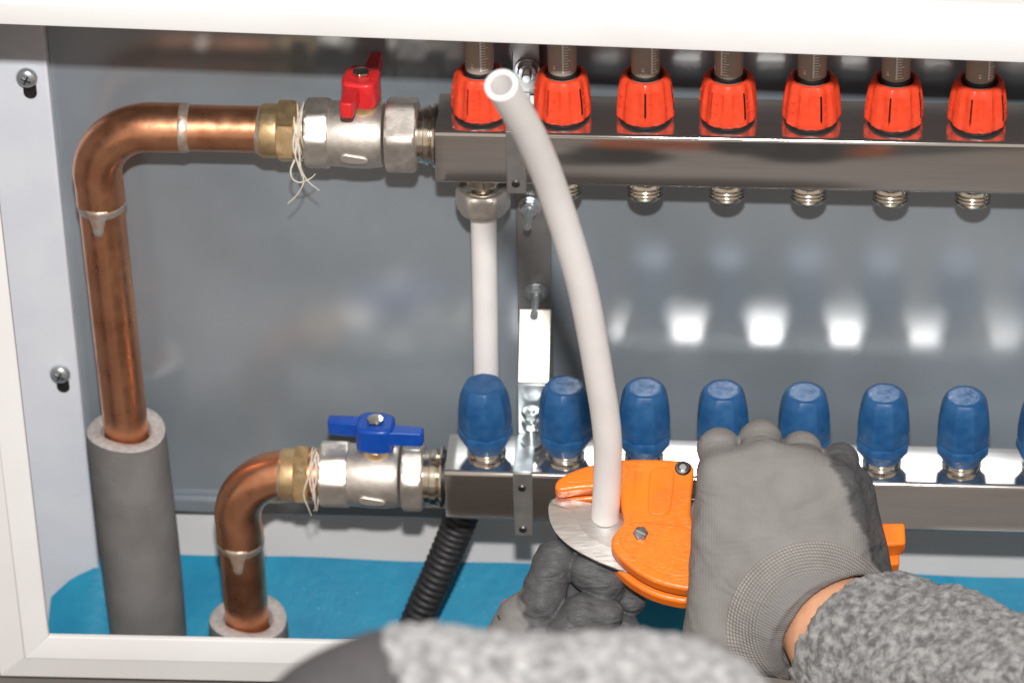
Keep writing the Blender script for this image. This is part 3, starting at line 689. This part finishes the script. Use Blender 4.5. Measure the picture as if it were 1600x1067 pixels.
def sleeve_mesh(r, ri, z0, z1, sx):
    rnd = random.Random(11); ph = [rnd.uniform(0, 6.28) for _ in range(4)]
    n = 72; v, f = [], []
    zs = [z1 - (z1 - z0) * k / 30 for k in range(31)]
    lay = [(ri, zs[0] - 0.05), (ri, zs[0] - 0.001), (ri + 0.001, zs[0]), (r - 0.0018, zs[0]), (r - 0.0004, zs[0] - 0.0008)] + [(r, zz) for zz in zs[1:]]
    for q, zz in lay:
        for k in range(n):
            a = 2 * math.pi * k / n
            w = 0.0005 * math.sin(2 * a + ph[0] + zz * 20) + 0.0003 * math.sin(3 * a + ph[1] - zz * 33)
            v.append(((q + w) * math.cos(a) + sx * (z1 - zz), (q + w) * math.sin(a), zz + (0.0012 * math.sin(a * 2 + ph[2]) if zz > z1 - 0.003 else 0)))
    for i in range(len(lay) - 1):
        for k in range(n): k2 = (k + 1) % n; f.append((i * n + k, i * n + k2, (i + 1) * n + k2, (i + 1) * n + k))
    return v, f
for (nm, x, y, zt_, lab, sx) in (('pipe_insulation', -0.2366, 0.0, -0.2275, 'tall grey foam insulation sleeve around the long copper pipe', 0.012),
                                 ('pipe_insulation', -0.1600, LY, -0.3535, 'grey foam insulation end around the short copper pipe behind bottom rail', 0.006)):
    vf = sleeve_mesh(0.0258, 0.0160, -0.459 - zt_, 0.0, sx)
    me = mesh(nm, vf, 'foam_grey', 50); me.materials.append(MATS['foam_cut'])
    me.polygons.foreach_set('material_index', [1 if k // 72 < 4 else 0 for k in range(len(me.polygons))])
    tag(obj(nm, me, None, loc=(x, y, zt_)), lab, 'insulation', 'foam sleeves')

# ------------------------------------------------------------------ installed white pipe and its nut, black conduit
wp = thing('plastic_pipe', 'straight white plastic pipe hanging from the first upper outlet', 'pipe', loc=(0, 0, -0.24))
obj('tube', tube([(0.0, 0, -0.04), (-0.0005, 0, -0.12), (-0.0013, 0, -0.20), (-0.003, 0, -0.245)], 0.0081, 36), 'white_pex', wp, loc=-wp.location)
nut = join(hexprism(0.0168, -0.0455, -0.0310, 0.0015, rot=rad(12)), )
obj('compression_nut', hexprism(0.0174, -0.0505, -0.0345, 0.0034, rot=rad(62)), 'nickel', wp, loc=-wp.location)
obj('nut_skirt', lathe([(0.0082, -0.0538), (0.0098, -0.0541), (0.0122, -0.0526), (0.0143, -0.0502), (0.0, -0.0500)], 44), 'nickel', wp, loc=-wp.location)
obj('nut_neck', lathe([(0.0, -0.0335), (0.0135, -0.0335), (0.0140, -0.0310), (0.0112, -0.0300), (0.0106, -0.0195), (0, -0.019)], 40), 'nickel_bright', wp, loc=-wp.location)
cp = catmull([(-0.004, 0.002, -0.236), (-0.010, 0.001, -0.262), (-0.0225, -0.001, -0.299), (-0.036, -0.008, -0.334), (-0.0515, -0.015, -0.3725), (-0.070, -0.025, -0.43)], 40)
tag(obj('conduit_hose', tube(cp, [0.0108 + 0.0006 * math.sin(i * 2 * math.pi / 5) for i in range(len(cp))], 30), 'hose_black', angle=70), 'black corrugated conduit hose slanting down below the lower manifold', 'hose')

# ------------------------------------------------------------------ bent pipe being cut
CO = Vector((0.08732, -0.25267, -0.09098)); CN = Vector((0.030028, -0.420392, 0.906846)); CX = Vector((0.998567, 0.052819, -0.008579)); CY = Vector((-0.044292, 0.905804, 0.421376))
CM = Matrix((CX, CY, CN)).transposed().to_4x4(); CM.translation = CO
PATH = [(0.0873, -0.2527, -0.0910), (0.0890, -0.2609, -0.0544), (0.0896, -0.2716, -0.0194), (0.0867, -0.2861, 0.0262), (0.0791, -0.3139, 0.1088), (0.0677, -0.3460, 0.1860), (0.0584, -0.3795, 0.2436), (0.0472, -0.4165, 0.2965)]
pth = catmull(PATH, 10)
# bottom end cut square on the blade
tag(obj('bent_pipe', tube(pth, 0.0080, 48, inner=0.0059), 'white_pex', angle=60), 'bent white plastic pipe with open end, held in the orange cutter', 'pipe')

# ------------------------------------------------------------------ pipe cutter
cut = bpy.data.objects.new('pipe_cutter', None); col.objects.link(cut); cut.matrix_world = CM; cut.empty_display_size = 0.02
tag(cut, 'orange hand pipe cutter with steel blade clamped on the white pipe', 'pipe cutter')
mm = lambda pts: [(x / 1000, y / 1000) for x, y in pts]
shell = mm([(21.9, 30.8), (46.0, 29.9), (50.0, 27.0), (50.6, 21.3), (48.4, 2.9), (48.2, -8), (52.5, -15.5), (62, -17), (72, -16), (72, -38), (62, -40), (52, -48), (47.5, -51.5), (44, -52), (29.9, -48.4), (19.2, -42.6), (10.6, -35.4), (4.2, -28.0), (3.0, -22), (4.6, -17.2), (9.7, -11.2), (10.6, -6.9), (8.6, 0.4),
            (8.6, 8.5), (2, 11.2), (-6, 12.2), (-14, 11.6), (-20.4, 10.6), (-26.0, 9.6), (-28.6, 11.6), (-28.6, 15), (-26.4, 18.3), (-19.7, 22.7), (-8.7, 27.0), (6, 30.2)])
shell = smooth_poly(shell, 1)
obj('upper_shell', prism(shell, 0.0022, 0.0120), 'orange_plastic', cut, bevel=0.0018, seg=3, bang=40)
low_shell = [(x * 1.0 - (0.0012 if y < 0 else 0.0), y - (0.0012 if y < 0 else 0.0006)) for x, y in shell]
obj('lower_shell', prism(low_shell, -0.0120, -0.0022), 'orange_plastic', cut, bevel=0.0018, seg=3, bang=40)
# raised pad on the upper shell
pad = smooth_poly(mm([(25.0, 19.5), (26.2, 23.4), (30, 24.6), (35, 24.6), (38.4, 23.4), (39.4, 19.5), (37.2, 0), (36.2, -3.8), (33, -5.6), (27.5, -6.0), (24.6, -4.6), (23.8, -1)]), 2)
obj('raised_pad', prism(pad, 0.0115, 0.0129), 'orange_plastic', cut, bevel=0.0006)
rib = smooth_poly(mm([(16, 30), (18, 30), (14.5, 6), (13, 6)]), 1)
obj('shell_rib', prism(mm([(17.0, 28.5), (18.2, 28.5), (16.2, 4), (15.2, 4)]), 0.0115, 0.0123), 'orange_plastic', cut, bevel=0.0003)
low_pad = smooth_poly(mm([(12.5, -12.5), (19, -9.5), (36, -12), (47, -13), (51, -20), (60, -22), (62, -34), (52, -40), (46, -45.5), (31, -42.5), (21, -37), (12.5, -30), (8.0, -24), (8.0, -18)]), 2)
obj('cheek_plate', prism(low_pad, 0.0115, 0.01275), 'orange_plastic', cut, bevel=0.0006)
jaw_pad = smooth_poly(mm([(-22, 14.5), (-24.5, 16.5), (-18, 20.3), (-8, 24.2), (4, 26.5), (13, 27), (13, 18), (4, 16.2), (-8, 15.6)]), 2)
obj('jaw_plate', prism(jaw_pad, 0.0115, 0.01265), 'orange_plastic', cut, bevel=0.0005)
blade = mm([(-29.8, 12.6), (-32.3, 8.5), (-32.6, 2.5), (-31.0, -5.0), (-27.6, -11.2), (-22.5, -16.8), (-14.9, -22.4), (-4.1, -28.4), (6.8, -33.0), (17.6, -36.0), (33.9, -31.0), (38, -12), (34.3, 4.5), (8.8, 6.0), (-8.7, 8.2)])
bo = smooth_poly(blade, 2); nb = len(bo); cbx, cby = 0.010, -0.006
def inset(p):
    k = 0.62 if p[0] < 0.02 and p[1] < 0.008 else 0.97
    return (cbx + (p[0] - cbx) * k, cby + (p[1] - cby) * k)
bi = [inset(p) for p in bo]
bv = [(x, y, -0.0014) for x, y in bo] + [(x, y, -0.0010) for x, y in bo] + [(x, y, 0.0007) for x, y in bi]
bf = [(l * nb + k, l * nb + (k + 1) % nb, (l + 1) * nb + (k + 1) % nb, (l + 1) * nb + k) for l in (0, 1) for k in range(nb)] + [tuple(range(nb - 1, -1, -1)), tuple(range(2 * nb, 3 * nb))]
bl = obj('blade', (bv, bf), 'steel_blade', cut, angle=4)
edge_o = mm([(-31.6, -2.0), (-30.4, -6.0), (-27.0, -12.0), (-22.0, -17.4), (-14.4, -23.0), (-4.0, -28.9), (6.8, -33.4), (17.0, -36.3), (16.5, -33), (7.5, -29.5), (-2.5, -25.0), (-12.5, -19.6), (-20, -14), (-25, -8.0), (-28, -2.0)])
obj('blade_backing', prism(edge_o, -0.0052, -0.0015), 'dark_steel', cut, bevel=0.0004)
for (x, y, r_) in ((44.1, 24.4, 4.3), (19.7, -17.9, 4.3)):
    s_ = obj('pivot_screw', hexprism(r_ / 1000, 0.0, 0.0022, 0.0006) if y < 0 else lathe([(0, 0), (0.0046, 0), (0.0047, 0.0006), (0.0038, 0.0018), (0.0030, 0.0020), (0.0026, 0.0010), (0, 0.0010)], 28), 'screw_steel', cut, loc=(x / 1000, y / 1000, 0.0116 if y > 0 else 0.0126))
    obj('screw_centre', lathe([(0, 0), (0.0021, 0), (0.0021, 0.0020), (0, 0.0022)], 6), 'zinc', s_) if y > 0 else obj('screw_groove', box(-0.0030, 0.0030, -0.0004, 0.0004, 0.0021, 0.00228), 'zinc', s_, rot=(0, 0, -0.5))
# spring plate and pawl between body and hand
obj('spring_wire', tube(catmull([(0.050, 0.012, 0.002), (0.0525, 0.004, 0.004), (0.0535, -0.004, 0.004), (0.0520, -0.012, 0.003)], 6), 0.0011, 10), 'nickel_bright', cut)
obj('pawl', prism(mm([(49, 22), (55, 21), (55, 9), (48, 8)]), -0.004, 0.004), 'dark_steel', cut, bevel=0.0006)
def grip(y0, y1, z0, z1, w0, w1, x0=0.068, x1=0.169):
    """tapering handle arm along x"""
    v, f = [], []; n = 10
    for k in range(n + 1):
        t = k / n; x = x0 + (x1 - x0) * t; yc = y0 + (y1 - y0) * t; w = (w0 + (w1 - w0) * t) / 2
        b_ = 0.0015 * math.sin(t * math.pi)
        v += [(x, yc - w, z0 - b_), (x, yc + w, z0 - b_), (x, yc + w, z1 + b_), (x, yc - w, z1 + b_)]
    for k in range(n):
        for q in range(4): f.append((k * 4 + q, k * 4 + (q + 1) % 4, k * 4 + 4 + (q + 1) % 4, k * 4 + 4 + q))
    f += [(0, 1, 2, 3), (n * 4 + 3, n * 4 + 2, n * 4 + 1, n * 4)]
    return v, f
obj('handle', grip(-0.024, -0.0165, -0.002, 0.0115, 0.022, 0.0135), 'orange_plastic', cut, bevel=0.0016, seg=3)
obj('lever', grip(-0.030, -0.0225, -0.0165, -0.0030, 0.020, 0.0125, x1=0.1665), 'orange_plastic', cut, bevel=0.0016, seg=3)

# ------------------------------------------------------------------ person: gloved hands and sleeves (smooth-union fields, meshed here)
def surface_nets(fn, lo, hi, step):
    lo = np.array(lo, float); n = np.ceil((np.array(hi, float) - lo) / step).astype(int) + 1
    ax = [lo[i] + step * np.arange(n[i]) for i in range(3)]
    X, Y, Z = np.meshgrid(*ax, indexing='ij'); D = fn(X, Y, Z)
    s = D < 0; c = [slice(0, -1), slice(1, None)]
    corners = [(i, j, k) for i in (0, 1) for j in (0, 1) for k in (0, 1)]
    cnt = sum(s[c[i], c[j], c[k]].astype(int) for i, j, k in corners)
    act = (cnt > 0) & (cnt < 8); idx = -np.ones(act.shape, int); cells = np.argwhere(act); idx[act] = np.arange(len(cells))
    acc = np.zeros((len(cells), 3)); num = np.zeros(len(cells))
    ci, cj, ck = cells.T
    for a in corners:
        for axis in range(3):
            if a[axis]: continue
            b = list(a); b[axis] = 1
            da = D[ci + a[0], cj + a[1], ck + a[2]]; db = D[ci + b[0], cj + b[1], ck + b[2]]
            m = (da < 0) != (db < 0); t = np.where(m, da / np.where(m, da - db, 1), 0)
            p = np.array(a, float)[None] + np.eye(3)[axis][None] * t[:, None]
            acc += p * m[:, None]; num += m
    V = lo + (cells + acc / num[:, None]) * step
    F = []
    for axis in range(3):
        o1, o2 = [(1, 2), (2, 0), (0, 1)][axis]
        sl = [slice(None)] * 3; sl2 = [slice(None)] * 3; sl[axis] = slice(0, -1); sl2[axis] = slice(1, None)
        A = s[tuple(sl)]; B = s[tuple(sl2)]; E = np.argwhere(A != B)
        ok = (E[:, o1] > 0) & (E[:, o2] > 0) & (E[:, o1] < n[o1] - 1) & (E[:, o2] < n[o2] - 1); E = E[ok]
        fl = A[tuple(E.T)]
        def q(d1, d2):
            e = E.copy(); e[:, o1] -= d1; e[:, o2] -= d2; return idx[tuple(e.T)]
        Q = np.stack([q(1, 1), q(0, 1), q(0, 0), q(1, 0)], 1); Q[~fl] = Q[~fl][:, ::-1]
        F.append(Q)
    return V, np.concatenate(F)
def cone(X, Y, Z, a, b, ra, rb):
    a = np.array(a, float); b = np.array(b, float); d = b - a; L2 = d @ d
    t = np.clip(((X - a[0]) * d[0] + (Y - a[1]) * d[1] + (Z - a[2]) * d[2]) / L2, 0, 1)
    return np.sqrt((X - a[0] - t * d[0]) ** 2 + (Y - a[1] - t * d[1]) ** 2 + (Z - a[2] - t * d[2]) ** 2) - (ra + (rb - ra) * t)
def smin(a, b, k):
    h = np.clip(0.5 + 0.5 * (b - a) / k, 0, 1); return b * (1 - h) + a * h - k * h * (1 - h)
def field_obj(name, VF, frame, mat, parent, attrs=None, displace=None):
    V, F = VF
    me = bpy.data.meshes.new(name); me.from_pydata((V / 1000).tolist(), [], F.tolist()); me.update()
    me.polygons.foreach_set('use_smooth', [True] * len(me.polygons)); me.materials.append(MATS[mat])
    for k, arr in (attrs or {}).items():
        at_ = me.attributes.new(k, 'FLOAT', 'POINT'); at_.data.foreach_set('value', np.asarray(arr, np.float32))
    o = bpy.data.objects.new(name, me); col.objects.link(o); o.parent = parent; o.matrix_local = frame
    if displace:
        for nm, size, st in displace:
            tx = bpy.data.textures.new(nm, 'CLOUDS'); tx.noise_scale = size; tx.noise_depth = 2
            d = o.modifiers.new(nm, 'DISPLACE'); d.texture = tx; d.strength = st; d.mid_level = 0.5; d.texture_coords = 'LOCAL'
    return o
def frame(o, parent):
    A = Matrix(((0.99755, -0.023641, 0.065845), (0.067348, 0.579292, -0.812333), (-0.018939, 0.814777, 0.579465))).to_4x4()
    A.translation = Vector(o) - parent.location; return A
per = thing('person', 'person in grey knit sweater and grey work gloves gripping the orange cutter', 'person', loc=(0.19, -0.40, -0.30))

# right hand frame: x right, y up the hand, z off the back of the hand (mm)
HF = frame((0.19403, -0.30982, -0.06242), per)
fingers = [((-36.5, 37.5, -27), (-38.5, 51.0, -44), (-38, 38, -76), (-38, 12, -82), 14.5, 11.8),
           ((-16.0, 42.5, -25), (-15.5, 55.6, -44), (-15, 42, -78), (-14, 12, -84), 14.5, 11.8),
           ((6.5, 38.5, -25), (7.5, 49.6, -42), (8, 38, -76), (8, 10, -82), 14.0, 11.3),
           ((25.0, 31.0, -26), (28.5, 44.0, -40), (30, 32, -70), (30, 8, -76), 13.0, 10.6)]
WA = np.array((8.1, -37.0, -35.0)); WB = np.array((23.5, -45.0, -27.0))
def right_hand(X, Y, Z):
    d = None
    wr = [(-16, -56, -33), (0, -44, -33), (14, -32, -33), (30, -18, -36)]
    for (K, Pp, Dd, Tt, r0, r1), w in zip(fingers, wr):
        q = cone(X, Y, Z, w, K, 18, r0)
        d = q if d is None else smin(d, q, 8)
    d = smin(d, np.sqrt(((X + 5) / 45) ** 2 + ((Y - 2) / 46) ** 2 + ((Z + 27) / 22) ** 2) * 22 - 22, 10)
    d = smin(d, cone(X, Y, Z, (-33.5, 26, -36), (-38, -50, -38), 15.5, 21.5), 12)       # index side / thumb base
    d = smin(d, cone(X, Y, Z, (35.5, 30, -42), (47.5, -20, -46), 12.5, 12), 9)         # little finger side heel
    fd = None
    for K, Pp, Dd, Tt, r0, r1 in fingers:
        q = smin(cone(X, Y, Z, K, Pp, r0 * .86, r1), cone(X, Y, Z, Pp, Dd, r1, r1 - 1), 3); q = smin(q, cone(X, Y, Z, Dd, Tt, r1 - 1, r1 - 2), 3)
        fd = q if fd is None else smin(fd, q, 0.7)
    d = smin(d, fd, 2.6)
    th = smin(cone(X, Y, Z, (-40, -15, -46), (-43, 12, -66), 15, 12), cone(X, Y, Z, (-43, 12, -66), (-30, 30, -84), 12, 10), 4)
    d = smin(d, th, 6)
    # cuff: flared tube ending in a rolled rim
    a = (WB - WA) / np.linalg.norm(WB - WA)
    ax = np.array((0.50, -0.58, 0.64)); ax /= np.linalg.norm(ax)
    t = (X - WB[0]) * ax[0] + (Y - WB[1]) * ax[1] + (Z - WB[2]) * ax[2]
    cf = cone(X, Y, Z, WA - ax * 6, WB + ax * 25, 46, 32.5)
    cf = cf + 0.9 * np.sin((t + 3) * 0.42) * np.exp(-((t + 6) / 11) ** 2)
    cf = np.maximum(cf, t - 1.5)
    d = smin(d, cf, 8)
    pr = np.sqrt(np.maximum((X - WB[0]) ** 2 + (Y - WB[1]) ** 2 + (Z - WB[2]) ** 2 - t ** 2, 0))
    d = smin(d, np.sqrt((pr - 36.0) ** 2 + ((t + 2.5) * 0.75) ** 2) - 3.6, 1.5)
    d = np.maximum(d, -(np.maximum(pr - 34.6, -(t + 5))))              # open mouth of the cuff
    # crease lines in the cloth
    d = d + 0.35 * np.sin(X * 0.21 + 1.3 * np.sin(Y * 0.11)) * np.sin(Y * 0.17 + Z * 0.1)
    return d
VF = surface_nets(right_hand, (-82, -100, -110), (82, 84, 24), 1.25)
V = VF[0]; ax = np.array((0.50, -0.58, 0.64)); ax /= np.linalg.norm(ax)
tt = (V - WB) @ ax
e1 = np.array((0.77, 0.64, 0.0)); e1 -= ax * (e1 @ ax); e1 /= np.linalg.norm(e1); e2 = np.cross(ax, e1)
cvv = 48.5 - np.hypot(V[:, 0] - 12, V[:, 1] + 47)          # distance inside the cuff's first row
cuffv = 1 / (1 + np.exp(-cvv / 0.35)) * (V[:, 2] > -75)
line = np.interp(V[:, 1], [-30, -8, 18, 40, 60], [47, 45, 33.5, 24, 19])
wob = 1.3 * np.sin(V[:, 1] * 0.23 + 1) + 0.6 * np.sin(V[:, 1] * 0.71) + 0.35 * np.sin(V[:, 1] * 1.9)
coat = np.clip(1 / (1 + np.exp(-(V[:, 0] - line - wob) / 0.6)) + 1 / (1 + np.exp((V[:, 2] + 62 + wob) / 1.0)), 0, 1)
rg = field_obj('glove', VF, HF, 'glove', per, dict(coat=coat * (1 - cuffv), cuff=cuffv, cv=np.clip(cvv, -1, 60), cu=np.arctan2((V - WB) @ e2, (V - WB) @ e1)))
rg['label'] = 'grey knit glove with ribbed cuff on the right hand'

def cxy(px, py, w):
    k = (2.130 - w / 1000) / 2.130; return ((px - 800) * 0.3529 * k - 440 * 0.3529, (533.5 - py) * 0.3529 * k + 316.5 * 0.3529, w)
arm = [(23.5, -45.0, -27.0), (31, -54, -14), (42, -63, 4), (66, -78, 34), (110, -98, 80), (175, -122, 140)]
def wrist(X, Y, Z):
    d = cone(X, Y, Z, (16, -38, -36), arm[1], 29, 32.5)
    for p, q, r0, r1 in ((1, 2, 32.5, 33), (2, 3, 33, 36), (3, 4, 36, 40)): d = smin(d, cone(X, Y, Z, arm[p], arm[q], r0, r1), 4)
    return d
field_obj('forearm', surface_nets(wrist, (-30, -150, -90), (170, 20, 140), 2.2), HF, 'skin', per)
sl_ax = np.array((0.56, -0.55, 0.62)); sl_ax /= np.linalg.norm(sl_ax)
def sleeve_r(X, Y, Z):
    d = None
    pts = [(29, -52, -18, 39), (48, -62, 4, 46), (78, -76, 34, 52), (122, -94, 78, 57), (180, -118, 132, 60), (240, -150, 180, 62)]
    for a, b in zip(pts, pts[1:]):
        q = cone(X, Y, Z, a[:3], b[:3], a[3], b[3]); d = q if d is None else smin(d, q, 10)
    t = (X - 31) * sl_ax[0] + (Y + 55) * sl_ax[1] + (Z + 15) * sl_ax[2]
    pr = np.sqrt(np.maximum((X - 31) ** 2 + (Y + 55) ** 2 + (Z + 15) ** 2 - t ** 2, 0))
    d = np.maximum(d, -(t + 0))
    d = np.maximum(d, -np.maximum(pr - 35.5, t - 8))
    # soft folds
    d = d + 1.2 * np.sin((X * 0.8 - Y * 0.9) * 0.11 + 0.6 * np.sin(Z * 0.06)) * np.sin(Z * 0.05 + Y * 0.03)
    for fx, fy, tx_, ty_, wd, dp_ in ((62, -48, 0.93, 0.36, 3.0, 4.0), (112, -74, 0.96, 0.28, 3.4, 4.2), (58, -78, 0.90, 0.43, 3.0, 3.0)):     # pulled creases
        u_ = (X - fx) * tx_ + (Y - fy) * ty_; v_ = -(X - fx) * ty_ + (Y - fy) * tx_
        d = d + dp_ * np.exp(-(v_ / wd) ** 2 - (u_ / 20) ** 2) * (Z > -20)
    return d
rs_ = field_obj('sweater_sleeve', surface_nets(sleeve_r, (-30, -230, -70), (310, 10, 250), 1.6), HF, 'fleece', per, None,
                [('nub_large', 0.0085, 0.0052), ('nub_small', 0.0040, 0.0034)])
rs_['label'] = 'nubby grey sweater sleeve over the right forearm'

# left hand frame (mm), a fist round the short pipe end below the blade
LF = frame((0.06786, -0.27600, -0.12148), per)
def left_hand(X, Y, Z):
    i_ = smin(cone(X, Y, Z, (-15, -14, -3), (-6.5, 13, -2), 13.5, 12), cone(X, Y, Z, (-6.5, 13, -2), (13, 8, 0), 12, 11.5), 2.5)
    i_ = smin(cone(X, Y, Z, (-16.5, -12, -3), (-8.5, 13.0, -3), 13.2, 11.6), np.full_like(X, 99.), 1)
    j_ = smin(cone(X, Y, Z, (10.5, 6.5, -1), (20, 2, 0), 11.5, 11), cone(X, Y, Z, (20, 2, 0), (22, -4, -6), 11, 10), 2)   # curled index finger
    t_ = smin(cone(X, Y, Z, (-4, -30, 0), (7, -17, 4), 12.5, 11), cone(X, Y, Z, (7, -17, 4), (21, -17.5, 3), 11, 10), 2)   # thumb laid across
    m_ = smin(cone(X, Y, Z, (22, -6, -14), (36, -12, -10), 9.5, 7.6), cone(X, Y, Z, (22, -22, -14), (32, -26, -8), 9.5, 8.2), 1.2)
    p_ = smin(cone(X, Y, Z, (-24, -34, -12), (-6, -12, -18), 19, 17), cone(X, Y, Z, (-6, -30, -16), (18, -30, -18), 17, 13), 8)
    k_ = cone(X, Y, Z, (-27, -22, -12), (-30, -48, -6), 15.0, 20)
    d = smin(p_, k_, 8)
    w_ = cone(X, Y, Z, (-28, -46, -6), (-22, -130, 40), 24, 30)
    d = smin(d, w_, 10)
    d = smin(d, i_, 1.8); d = smin(d, j_, 1.4); d = smin(d, t_, 1.4); d = smin(d, m_, 1.4)
    d = d + 0.55 * np.sin(X * 0.33 + np.sin(Y * 0.3)) * np.sin(Y * 0.41 + 0.2 * X)
    # grip round the pipe
    return d
VF = surface_nets(left_hand, (-66, -150, -50), (56, 34, 60), 1.1)
V = VF[0]
wob = 1.2 * np.sin(V[:, 1] * 0.6)
coat = 1 / (1 + np.exp(-(V[:, 0] + 27.5 + 0.12 * V[:, 1] + wob) / 0.5)) * (1 / (1 + np.exp(-(V[:, 1] + 52) / 1.0)))
lg = field_obj('glove', VF, LF, 'glove', per, dict(coat=coat, cuff=np.zeros(len(V)), cv=np.zeros(len(V)), cu=np.zeros(len(V))))
lg['label'] = 'dark coated glove of the left hand closed under the blade'

def on_glove(x, y):
    k = np.argmin(np.hypot(V[:, 0] - x, V[:, 1] - y) - 0.02 * V[:, 2]); return V[k]
tcu = bpy.data.curves.new('size_mark', 'FONT'); tcu.body = 'S'; tcu.size = 0.0042; tcu.extrude = 0.0001; tcu.align_x = 'CENTER'
to_ = bpy.data.objects.new('size_mark_tmp', tcu); col.objects.link(to_)
bpy.context.view_layer.update()
tme = bpy.data.meshes.new_from_object(to_.evaluated_get(bpy.context.evaluated_depsgraph_get())); bpy.data.objects.remove(to_)
tme.materials.clear(); tme.materials.append(MATS['black_rubber'])
p = on_glove(-40.0, -21.0); so_ = obj('size_mark', tme, None, lg, loc=Vector(p) / 1000 + Vector((0, 0, 0.0004)), rot=(0, -0.6, 0.25))
for k, (x, y) in enumerate(((-39.0, -10.5), (-36.8, -9.8))):
    p = on_glove(x, y); obj('red_stitch', box(-0.0011, 0.0011, -0.0003, 0.0003, -0.0003, 0.0004), 'red_handle', lg, loc=Vector(p) / 1000 + Vector((0, 0, 0.0002)), rot=(0, -0.6, 0.15))

# near left sleeve, close to the lens and out of focus
SF = frame((0.08928, -0.88648, 0.31458), per)
def near_arm(X, Y, Z):
    d = cone(X, Y, Z, (-42, -22.5, 0), (52, -24.5, 0), 51, 51)
    d = smin(d, cone(X, Y, Z, (-60, -45, -5), (-40, -150, -20), 55, 70), 30)
    d = smin(d, cone(X, Y, Z, (50, -40, -5), (60, -150, -20), 50, 70), 20)
    return d + 0.8 * np.sin(X * 0.09 + Y * 0.05)
def seam(X, Y): return (X + 54.5) - (-Y + 28.5) * 0.44
ls = field_obj('sweater_sleeve', surface_nets(lambda X, Y, Z: np.maximum(near_arm(X, Y, Z), -seam(X, Y)), (-130, -160, -95), (150, 60, 85), 2.4), SF, 'fleece', per, None,
               [('nub_large', 0.010, 0.0040), ('nub_small', 0.005, 0.0026)])
ls['label'] = 'blurred light grey sweater sleeve across the bottom foreground'
dp = field_obj('dark_panel', surface_nets(lambda X, Y, Z: np.maximum(near_arm(X, Y, Z) - 0.5, seam(X, Y) - 1.0), (-150, -160, -95), (60, 60, 85), 3.0), SF, 'dark_fabric', ls)
dp.matrix_local = Matrix.Identity(4)
dp['label'] = 'dark grey cloth panel of the blurred sleeve'
